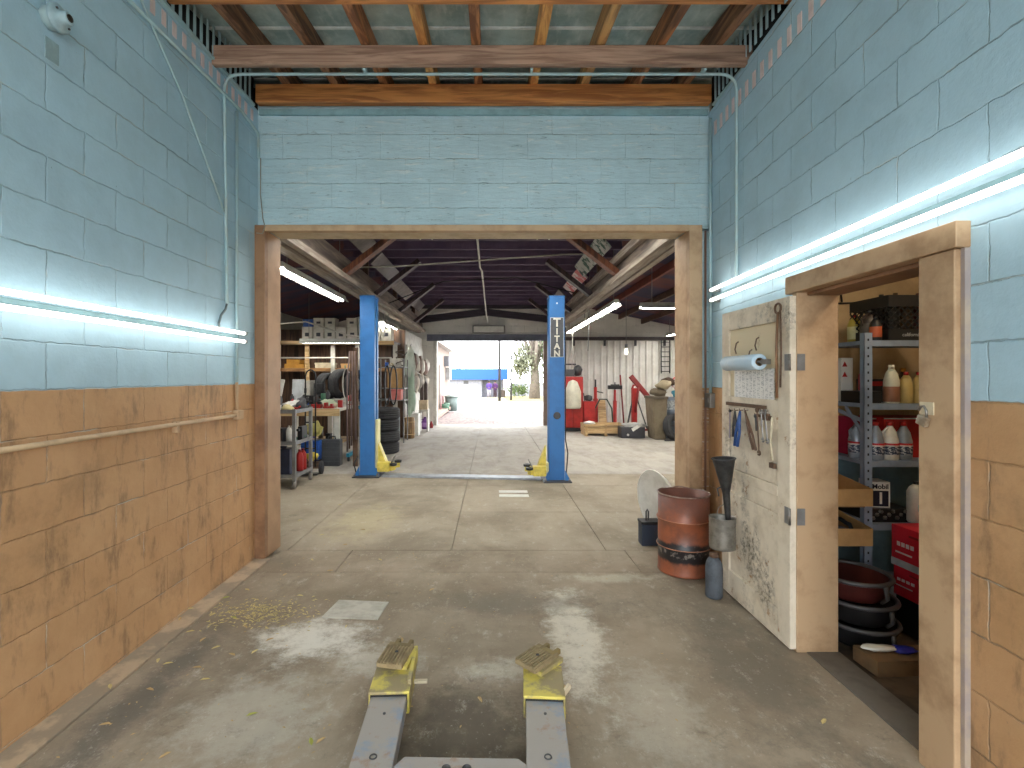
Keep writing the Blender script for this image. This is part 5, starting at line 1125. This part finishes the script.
# ------------------------------------------------------------------ right side
r = root('wall_rail', 'dark pipe on brackets along the top of the white siding', 'rail', (0, 0, 0))
MB().box(1.75, FT-.14, 2.62, 5.6, FT-.05, 2.72).build('rail', M('dark_rail', (82, 72, 72), .6), r)
for x in (2.5, 3.45, 4.4, 5.3): MB().box(x, FT-.12, 2.45, x+.05, FT-.03, 2.62).build('bracket', dkgrey, r)
r = root('work_bulb', 'bare bulb hanging before the white siding', 'bulb', (3.22, 12.0, 2.02)); MB().lathe([(0, 0), (.032, .02), (.042, .06), (.034, .11), (.028, .16)], 14).build('glass', EM('dim_bulb', (255, 244, 214), 1.2), r); MB().lathe([(.032, .16), (.035, .25), (.01, .27)], 12).build('holder', dkgrey, r); MB().tube([(0, 0, .27), (0, 0, 1.5)], .006, 5).build('cord', grey, r)
# parts washer group
r = root('parts_washer', 'tall red cabinet with a black machine on its top right of the blue post', 'parts washer', (2.22, 13.9, 0))
MB().box(-.30, -.2, .10, .28, .25, 1.50).build('cabinet', red, r, bevel=.02); MB().box(-.30, -.22, .1, -.02, -.2, .62).box(0, -.22, .1, .27, -.2, .62).build('lower_door', M('brighter_red', (190, 48, 40), .4), r, bevel=.01)
MB().box(-.30, -.25, .02, .30, .25, .098).build('plinth', black, r)
tm_ = MB().box(-.24, -.15, 1.502, .05, .2, 1.70).blob((.16, 0, 1.66), (.12, .14, .15), 12, .2, 3).tube([(-.2, -.1, 1.70), (-.2, -.1, 1.84), (.1, -.1, 1.84)], .025, 6).build('pump', dkgrey, r)
MB().lathe([(0, .64), (.19, .64), (.22, .70), (.22, 1.1), (.12, 1.36), (.05, 1.40)], 20, Matrix.Translation((-.04, -.43, 0))).build('bag', M('cream_bag', (206, 202, 184), .7, c2=(170, 166, 150)), r)
for a, b in (((-.04, -.40, 1.40), (-.22, -.2, 1.12)), ((-.04, -.40, 1.40), (.18, -.2, 1.10))): MB().bar(a, b, .03, .03).build('brace', white, r)
carton('shorter red metal box right of the tall red cabinet', 2.66, 13.8, .02, .30, .34, .80, red, name='red_locker', cat='locker')
item('engine_part', 'small dark engine part on the shorter red box', 'part', MB().blob((2.66, 13.8, .91), (.12, .12, .085), 10, .35, 7, .825), dkgrey, 0)
# jacks
def pole_jack(name, label, x, y, h_, w_, head=None):
    r = root(name, label, 'jack', (x, y, 0)); MB().lathe([(0, 0), (w_*2.0, 0), (w_*2.0, .03), (w_, .05), (w_, h_*.72), (w_*.6, h_*.73), (w_*.6, h_)], 14).build('cylinder', red, r)
    MB().lathe([(w_*.35, h_), (w_*.35, h_+.22)], 8).build('ram', dkgrey, r)
    if head: MB().box(-.2, -.06, h_+.02, .2, .06, h_+.13).box(-.12, -.05, h_+.13, .12, .05, h_+.16).build('head', black, r, bevel=.01)
    else: MB().bar((0, 0, h_*.9), (.22, 0, h_*.86), .025, .03).build('arm', dkgrey, r)
    return r
pole_jack('pole_jack', 'red pole jack standing against the siding, nearest the red cabinet', 2.98, 14.4, 1.20, .075)
pole_jack('transmission_jack', 'red jack with a flat black head in the middle of the siding', 3.54, 14.4, 1.12, .055, True)
item('plank', 'short pale plank leaning between the two red jacks', 'plank', MB().bar((3.16, 14.2, .0), (3.16, 14.45, .82), .22, .04, (0, 1, 0)), palewood)
item('garden_hose', 'dark green hose arched over the leaning plank', 'hose', MB().tube([(2.86, 14.1, .02), (2.9, 14.1, .6), (3.05, 14.15, .86), (3.25, 14.15, .86), (3.38, 14.1, .6), (3.42, 14.1, .02)], .022, 6), M('dark_green_hose', (50, 66, 54), .6), 0)
item('thin_pole', 'thin dark red pole leaning upright beside the flat headed jack', 'pole', MB().tube([(3.86, 14.6, 0), (3.82, 14.9, 1.55)], .022, 6), dkred, 0)
item('thin_pole', 'thin grey pole leaning on the siding beside the red cabinet', 'pole', MB().tube([(2.86, 14.8, 0), (2.80, 15.3, 1.0)], .016, 6), dkgrey, 0)
r = root('engine_crane', 'red folding engine crane with its boom sloping down to the right', 'crane', (4.02, 14.0, 0))
MB().box(-.11, -.06, .05, .03, .06, 1.18).build('mast', red, r, bevel=.01)
MB().bar((-.14, 0, 1.52), (.50, -.1, .72), .09, .13, (1, 0, 0)).build('boom', dkred, r, bevel=.01); MB().bar((.46, -.1, .76), (.54, -.1, .60), .06, .06, (1, 0, 0)).build('hook', dkgrey, r)
MB().tube([(-.03, -.07, .5), (.06, -.07, 1.2)], .035, 8).build('ram', dkred, r)
MB().tube([(-.10, 0, 1.15), (-.06, 0, 1.26), (.06, 0, 1.26), (.12, 0, 1.1)], .03, 6).build('bracket', red, r)
for x0, x1 in ((-.05, -.28), (0, .30)): MB().bar((x0, 0, 1.0), (x1, -.1, .03), .035, .035).build('stay', dkgrey, r)
MB().box(-.32, -.16, .0, .34, -.08, .05).build('base', dkred, r)
# wooden crate, bin with papers, heap
r = root('pallet_crate', 'low pale pine crate on the floor in front of the red jacks', 'crate', (2.85, 12.9, 0))
MB().box(-.50, -.28, .06, .48, .28, .10).build('floor_boards', palewood, r)
for z in (.10, .205): MB().box(-.50, -.30, z, .48, -.28, z+.09).build('front_board', palewood, r, bevel=.003); MB().box(-.50, .28, z, .48, .30, z+.09).build('back_board', palewood, r)
for x in (-.50, -.01, .44): MB().box(x, -.32, 0, x+.06, -.30, .30).build('batten', palewood, r, bevel=.003); MB().box(x, -.3, 0, x+.06, .3, .058).build('skid', palewood, r)
for x in (-.52, .48): MB().box(x, -.28, .1, x+.02, .28, .30).build('end_board', palewood, r)
item('wadded_cloth', 'white cloth at the left corner of the pine crate', 'cloth', MB().blob((2.50, 12.82, .31), (.15, .16, .05), 12, .3, 4), paper, 0)
r = root('dark_bin', 'dark low plastic bin heaped with white papers', 'bin', (3.45, 12.35, 0)); MB().prism([(-.30, -.18), (.28, -.18), (.28, .2), (-.30, .2)], 0, .27, 2).build('tub', M('dark_tub', (58, 58, 64), .5), r, bevel=.015)
MB().blob((.04, 0, .30), (.28, .2, .06), 14, .35, 7, .272).build('papers', M('grey_papers', (190, 188, 184), .8), r); MB().bar((-.05, -.22, .20), (.18, -.2, .34), .08, .006, (0, 1, 0)).build('loose_sheet', paper, r)
MB().lathe([(.03, 0), (.03, .01)], 10, Matrix.Translation((-.14, -.18, .08)) @ Matrix.Rotation(PI/2, 4, 'X')).build('badge', white, r)
cv = M('canvas_brown', (118, 106, 86), .9, c2=(86, 74, 60), scale=6)
r = root('canvas_bin', 'large olive brown bin near the right jamb loaded with scrap', 'bin', (4.05, 12.1, 0)); MB().prism([(-.22, -.25), (.75, -.25), (.75, .35), (-.22, .35)], 0, .0, 2) 
MB().add([(-.19, -.22, 0), (.08, -.25, 0), (.08, .3, 0), (-.19, .3, 0), (-.25, -.27, 1.0), (.10, -.3, 1.0), (.10, .35, 1.0), (-.25, .35, 1.0)], [(3,2,1,0),(4,5,6,7),(0,1,5,4),(1,2,6,5),(2,3,7,6),(3,0,4,7)]).build('tub', cv, r, bevel=.03)
MB().box(-.26, -.32, .97, .11, .37, 1.03).build('rim', M('canvas_rim', (96, 86, 72), .8), r, bevel=.01)
r = root('blue_drum', 'blue grey drum with white lettered band beside the brown bin', 'drum', (4.44, 12.30, 0))
MB().lathe([(0, 0), (.24, 0), (.24, .3), (.25, .31), (.24, .33), (.24, .62), (.25, .63), (.24, .65), (.24, .98), (.22, 1.0), (0, 1.0)], 28).build('shell', M('blue_grey_drum', (120, 132, 146), .5, c2=(96, 90, 84)), r)
MB().lathe([(.243, .70), (.243, .92)], 28, cap=False).build('band', M('drum_band', (196, 200, 200), .6, c2=(120, 124, 130), scale=22, amt=1), r)
hp = [('brown_heap_item', 'brown folded tarpaulin on top of the bin', (4.02, 12.1, 1.12), (.20, .2, .10), cv), ('scrap_bundle', 'pale buff bundle on the scrap heap', (4.12, 12.0, 1.30), (.18, .16, .09), M('buff', (170, 156, 128), .9)),
      ('scrap_bundle', 'dark brown bundle at the top of the scrap heap', (4.30, 12.2, 1.38), (.16, .15, .10), M('dark_brown_cloth', (86, 66, 52), .9)), ('teal_bundle', 'teal cloth lying on the blue grey drum', (4.52, 12.15, 1.08), (.15, .14, .08), teal),
      ('red_roll', 'red and white roll at the right edge of the scrap heap', (4.55, 12.35, 1.36), (.12, .12, .14), M('red_white_roll', (196, 60, 60), .6, c2=(230, 220, 214), scale=14, amt=1, lo=.48, hi=.52))]
for k, (n_, lb, c_, s_, mt) in enumerate(hp): item(n_, lb, 'bundle', MB().blob(c_, s_, 14, .3, k+20), mt, 0)
for k, (x, y, z, a) in enumerate(((4.30, 11.78, .50, .5), (4.66, 11.60, .40, -.4))):
    r = tire('leaning_tire', ['brown dusty tire leaning on the blue grey drum', 'second dusty tire low beside the right jamb'][k], (x, y, .31), .31, .19, Matrix.Rotation(a, 4, 'Z') @ Matrix.Rotation(1.35, 4, 'X'))
item('scrap_rods', 'short scrap rods on the floor below the brown bin', 'rods', MB().tube([(4.0, 11.6, .02), (4.4, 11.5, .03)], .02, 6), dkgrey, 0)
r = root('black_ladder', 'black wire ladder rack hanging at the right end of the siding', 'rack', (5.32, 15.33, 0))
for x in (-.13, .13): MB().tube([(x, 0, 1.6), (x, 0, 2.62)], .018, 6).build('rail', black, r)
for k in range(7): MB().tube([(-.13, 0, 1.66+.15*k), (.13, 0, 1.66+.15*k)], .014, 6).build('rung', black, r)

# ================================================================== OUTSIDE
def gz(y): return -.0164*max(0, y-16)
def ground(name, x0, x1, y0, y1, mat, dz=0, n=6):
    m = MB(); vs = []; fs = []
    for i in range(n+1):
        y = y0+(y1-y0)*i/n; vs += [(x0, y, gz(y)+dz), (x1, y, gz(y)+dz)]
    for i in range(n): fs.append((2*i, 2*i+1, 2*i+3, 2*i+2))
    m.add(vs, fs); return struct(m.build(name, mat))
ground('ground', -60, 60, FT+.3, 140, M('bright_asphalt', (160, 158, 156), .9, c2=(140, 138, 134), scale=.5), -.05, 10)
ground('ground_gravel', -2.6, 3.0, FT+.28, 23.5, M('pinkish_gravel', (134, 118, 112), .95, c2=(74, 62, 60), scale=11, amt=1, lo=.42, hi=.58, bump=.6), -.02)
ground('ground_grass', 1.2, 22, 38.5, 60, M('dry_grass', (132, 116, 70), .95, c2=(96, 92, 50), scale=1.2, amt=1), -.03)
ground('ground_verge', -5, 1.2, 39.5, 51.5, M('pale_verge', (168, 152, 112), .95, c2=(150, 142, 100), scale=1.2), -.035)
ground('ground_back', -12, 12, -20, YB-.3, M('back_concrete', (150, 146, 140), .9), -.03)
r = root('neighbour_shed', 'beige neighbouring wall with eaves just outside the far door', 'building', (0, 0, 0))
MB().box(-6, 16.6, -.1, -2.33, 27.5, 2.85).build('wall', M('beige_stucco', (132, 114, 102), .8), r)
MB().box(-6.2, 16.4, 2.85, -2.05, 27.8, 3.0).build('roof', M('eaves_pale', (176, 170, 164), .7), r); MB().box(-2.33, 22, .1, -2.30, 22.9, 2.0).build('door', M('shed_door', (120, 108, 100), .7), r)
MB().box(-2.33, 24.2, 2.02, -2.10, 25.0, 2.5).build('vent_hood', M('hood_grey', (92, 92, 96), .6), r); MB().box(-2.33, 25.0, 1.35, -2.12, 26.2, 1.95).build('air_unit', M('unit_grey', (130, 128, 126), .6), r)
MB().box(-2.6, 16.0, 1.05, -1.95, 16.1, 1.10).build('bar', dkgrey, r) if False else None
o = MB().box(-2.33, 16.4, -.04, -1.95, 23.5, .10).build('brick_edging', M('brick_edging', (150, 118, 104), .8, c2=(110, 84, 76)), bevel=.01); tag(o, 'low brick edging along the beige neighbouring wall', 'edging')
r = root('grey_bin', 'grey green lidded bin outside the far door on the left', 'bin', (-1.93, 23.9, -.13)); MB().lathe([(0, 0), (.26, 0), (.32, .66), (0, .66)], 20).build('tub', M('bin_grey_green', (92, 104, 100), .6), r); MB().lathe([(.34, .66), (.34, .71), (.1, .76), (0, .76)], 20).build('lid', M('bin_lid', (116, 126, 120), .6), r)
item('hose_heap', 'coiled green hose on the ground beside the grey bin', 'hose', MB().tube([(-2.12+(.20+.02*math.sin(t*2))*math.cos(t*.6), 22.3+.35*math.sin(t*.6), .04+.006*t) for t in range(46)], .035, 5), M('faded_green', (72, 104, 84), .7), 0)
item('metal_frame', 'tangle of metal frames leaning by the beige wall', 'frame', MB().tube([(-2.2, 21.4, .1), (-2.2, 21.8, .65), (-2.2, 22.3, .7), (-2.2, 22.6, .15), (-2.2, 21.9, .12)], .03, 6), M('dull_pink', (150, 110, 110), .6), 0)
# white shop with a blue fascia
wy = 52; gg = gz(wy); wht = M('shop_white', (140, 140, 148), .8); asky = M('fascia_blue', (8, 74, 168), .5, c2=(10, 80, 176))
r = root('white_shop', 'white low building with a bright blue fascia across the street', 'building', (0, wy, gg-.05))
MB().box(-5.65, 0, 0, -1.05, 6, 2.0).box(-1.05, 1.2, 0, 1.2, 6, 2.0).build('wall', wht, r)
MB().box(-5.7, -.5, 1.86, 1.62, 6.2, 2.98).build('fascia', asky, r)
MB().box(-2.95, -.02, 1.42, -2.45, 0, 1.72).build('window', dkgrey, r); MB().box(-4.5, -.02, .1, -4.0, 0, 1.5).build('door', M('door_shade', (160, 162, 168), .7), r)
for x in (.30, .82, 1.10): MB().box(x, -.4, 0, x+.09, -.31, 1.86).build('post', M('brown_post2', (92, 78, 70), .8), r)
item('trash_can', 'brown box standing under the end of the blue fascia', 'bin', MB().box(.88, wy-.3, gz(wy)-.03, 1.4, wy+.3, gz(wy)+.75), M('bin_brown', (84, 76, 68), .8))
# two people in purple
def person(name, label, x, y, col, trou, hair, step):
    z = gz(y)-.035; r = root(name, label, 'person', (x, y, z))
    J = dict(pel=(0, 0, .90), che=(0, 0, 1.28), neck=(0, 0, 1.45), head=(0, -.01, 1.60), hl=(-.09, 0, .86), hr=(.09, 0, .86), kl=(-.10, -step*.5, .48), kr=(.10, step*.4, .48), al=(-.11, -step, .06), ar=(.11, step*.8, .06),
             fl=(-.11, -step-.14, .03), fr=(.11, step*.8-.14, .03), sl=(-.18, 0, 1.40), sr=(.18, 0, 1.40), el=(-.25, .02, 1.13), er=(.25, .02, 1.13), wl=(-.22, -.16, .95), wr=(.22, -.16, .95), ml=(-.21, -.22, .90), mr=(.21, -.22, .90))
    rad = dict(pel=.14, che=.15, neck=.06, head=.10, hl=.09, hr=.09, kl=.06, kr=.06, al=.042, ar=.042, fl=.035, fr=.035, sl=.06, sr=.06, el=.045, er=.045, wl=.03, wr=.03, ml=.03, mr=.03)
    E = [('pel', 'che'), ('che', 'neck'), ('neck', 'head'), ('pel', 'hl'), ('hl', 'kl'), ('kl', 'al'), ('al', 'fl'), ('pel', 'hr'), ('hr', 'kr'), ('kr', 'ar'), ('ar', 'fr'), ('che', 'sl'), ('sl', 'el'), ('el', 'wl'), ('wl', 'ml'), ('che', 'sr'), ('sr', 'er'), ('er', 'wr'), ('wr', 'mr')]
    ks = list(J); me = bpy.data.meshes.new('body'); me.from_pydata([J[k] for k in ks], [(ks.index(a), ks.index(b)) for a, b in E], [])
    o = bpy.data.objects.new('body', me); COL.objects.link(o); o.parent = r; me.materials.append(M('skin_brown', (120, 84, 66), .6))
    sk = o.modifiers.new('skin', 'SKIN'); 
    if not me.skin_vertices: me.skin_vertices_new() if hasattr(me, 'skin_vertices_new') else None
    for i, k in enumerate(ks):
        if me.skin_vertices: me.skin_vertices[0].data[i].radius = (rad[k], rad[k]); me.skin_vertices[0].data[i].use_root = (k == 'pel')
    o.modifiers.new('sub', 'SUBSURF').levels = 2
    MB().lathe([(.20, .82), (.17, 1.0), (.19, 1.25), (.21, 1.40), (.09, 1.47)], 16, Matrix.Diagonal((1, .75, 1, 1)), cap=False).build('shirt', col, r)
    for s, k, a in ((-1, 'kl', 'al'), (1, 'kr', 'ar')): MB().tube([(s*.09, 0, .90), J[k], (J[a][0], J[a][1], .10)], [.11, .085, .065], 10).build('trouser_leg', trou, r)
    for s in (-1, 1): MB().tube([(s*.17, 0, 1.41), (s*.25, .02, 1.14), (s*.22, -.14, .98)], [.075, .06, .05], 8).build('sleeve', col, r)
    MB().blob((0, .02, 1.68), (.115, .125, .10), 12, .05, 1).build('hair', hair, r)
    return r
lil = M('lilac_cloth', (74, 48, 128), .8); vio = M('violet_cloth', (64, 26, 80), .8)
person('person', 'person in lilac top standing before the white shop, legs apart', -.30, 50.8, lil, M('pale_trousers', (150, 146, 160), .8), black, .12)
person('person', 'person in dark violet top and dark trousers beside the one in lilac', .32, 51.2, vio, M('dark_trousers', (58, 42, 56), .8), black, .03)
# poles
for i, (x, y, h_, rr_, lb, mt) in enumerate(((.60, 40, 5.6, .12, 'dark utility pole right of the white shop, thicker of the two', M('pole_dark', (34, 32, 32), .8)), (1.60, 42, 3.9, .09, 'thin grey street pole with a short arm before the tree', M('pole_grey', (48, 48, 50), .7)))):
    r = root('utility_pole', lb, 'pole', (x, y, gz(y)-.04)); MB().lathe([(rr_, 0), (rr_*.8, h_)], 10).build('shaft', mt, r)
    if i: MB().tube([(0, 0, h_-.05), (.5, 0, h_+.05)], .04, 6).build('arm', mt, r)
    else: MB().box(-.6, -.05, h_-.5, .6, .05, h_-.4).build('crossarm', mt, r)
tag(MB().tube([(-20, 60, -1), (-20, 60, 3.6), (-6, 60, 3.0), (8, 60, 3.4), (20, 60, 4.0), (20, 60, -1)], .03, 5).build('overhead_wire', M('wire_grey', (150, 150, 152), .7)), 'thin overhead wire above the white shop', 'wire')
# trees and shrubs
def tree(name, label, x, y, h_, trunk_r, limbs, crown, leafmat, barkmat, seed, lsz=.16, nl=900):
    z = gz(y)-.05; r = root(name, label, 'tree' if trunk_r > .1 else 'shrub', (x, y, z)); q = random.Random(seed)
    if limbs:
        t = MB().tube([(0, 0, 0), (.05, 0, h_*.25), (-.05, 0, h_*.5), (.1, 0, h_*.9)], [trunk_r*1.3, trunk_r, trunk_r*.8, trunk_r*.3], 10)
        for k in range(limbs):
            a = q.uniform(0, 6.28); z0 = h_*q.uniform(.2, .5); L = q.uniform(.8, 1.6)
            t.tube([(0, 0, z0), (math.cos(a)*L*.5, math.sin(a)*L*.5, z0+h_*.22), (math.cos(a)*L, math.sin(a)*L, z0+h_*q.uniform(.4, .55))], [trunk_r*.6, trunk_r*.45, trunk_r*.2], 7)
        t.build('trunk', barkmat, r)
    m = MB()
    for k in range(nl):
        c = crown[k % len(crown)]; u = Vector((q.gauss(0, .5), q.gauss(0, .5), q.gauss(0, .5)))
        p = Vector((c[0]+u.x*c[3], c[1]+u.y*c[3], c[2]+u.z*c[4])); d = Vector((q.uniform(-1, 1), q.uniform(-1, 1), q.uniform(-1, .4))).normalized()*lsz; e = d.cross(Vector((q.uniform(-1, 1), q.uniform(-1, 1), .3))).normalized()*lsz*.5
        m.add([p, p+d*.5+e, p+d, p+d*.5-e], [(0,1,2,3)])
    m.build('foliage', leafmat, r); return r
bark = M('pale_bark', (112, 102, 92), .9, c2=(70, 64, 58), scale=6); gl1 = M('pale_green_leaf', (82, 100, 54), .8, c2=(108, 120, 76)); gl2 = M('mid_leaf', (66, 90, 44), .8, c2=(88, 110, 56)); moss = M('grey_moss', (112, 114, 92), .9)  # shrub leaves are a paler green than the tree's
tree('mossy_tree', 'big pale trunked tree with hanging grey foliage beyond the street', 4.0, 47, 9, .42, 7, [(-1.2, 0, 4.2, .8, 1.6), (.4, .5, 5.2, 1.2, 1.5), (-1.4, 0, 3.0, .6, 1.0), (1.1, 0, 4.6, .7, 1.5), (-.8, -.5, 3.4, .9, 1.2)], moss, bark, 5, .24, 1800)
tree('green_tree', 'green leafy tree at the right of the far doorway', 5.6, 46, 6, .14, 3, [(0, 0, 2.6, .9, 1.7), (.2, 0, 4.2, 1.0, 1.2)], gl2, bark, 6, .22, 1400)
tree('green_shrub', 'round pale green shrub between the shop and the mossy tree', 2.05, 49, 1, .05, 0, [(0, 0, .9, .75, .6), (.9, .2, .8, .5, .5)], gl1, bark, 7, .16, 700)
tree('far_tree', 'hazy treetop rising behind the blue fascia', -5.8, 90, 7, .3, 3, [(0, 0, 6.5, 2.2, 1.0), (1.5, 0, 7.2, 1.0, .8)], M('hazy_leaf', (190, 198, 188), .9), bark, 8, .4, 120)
r = root('pale_fence', 'pale fence and house behind the mossy tree', 'fence', (0, 58, gz(58)-.05)); MB().box(2.2, 0, 0, 12, .1, 1.5).build('panels', wht, r)
for k in range(8): MB().box(2.3+.8*k, -.06, 0, 2.42+.8*k, -.001, 1.6).build('post', M('fence_post', (176, 174, 170), .8), r)
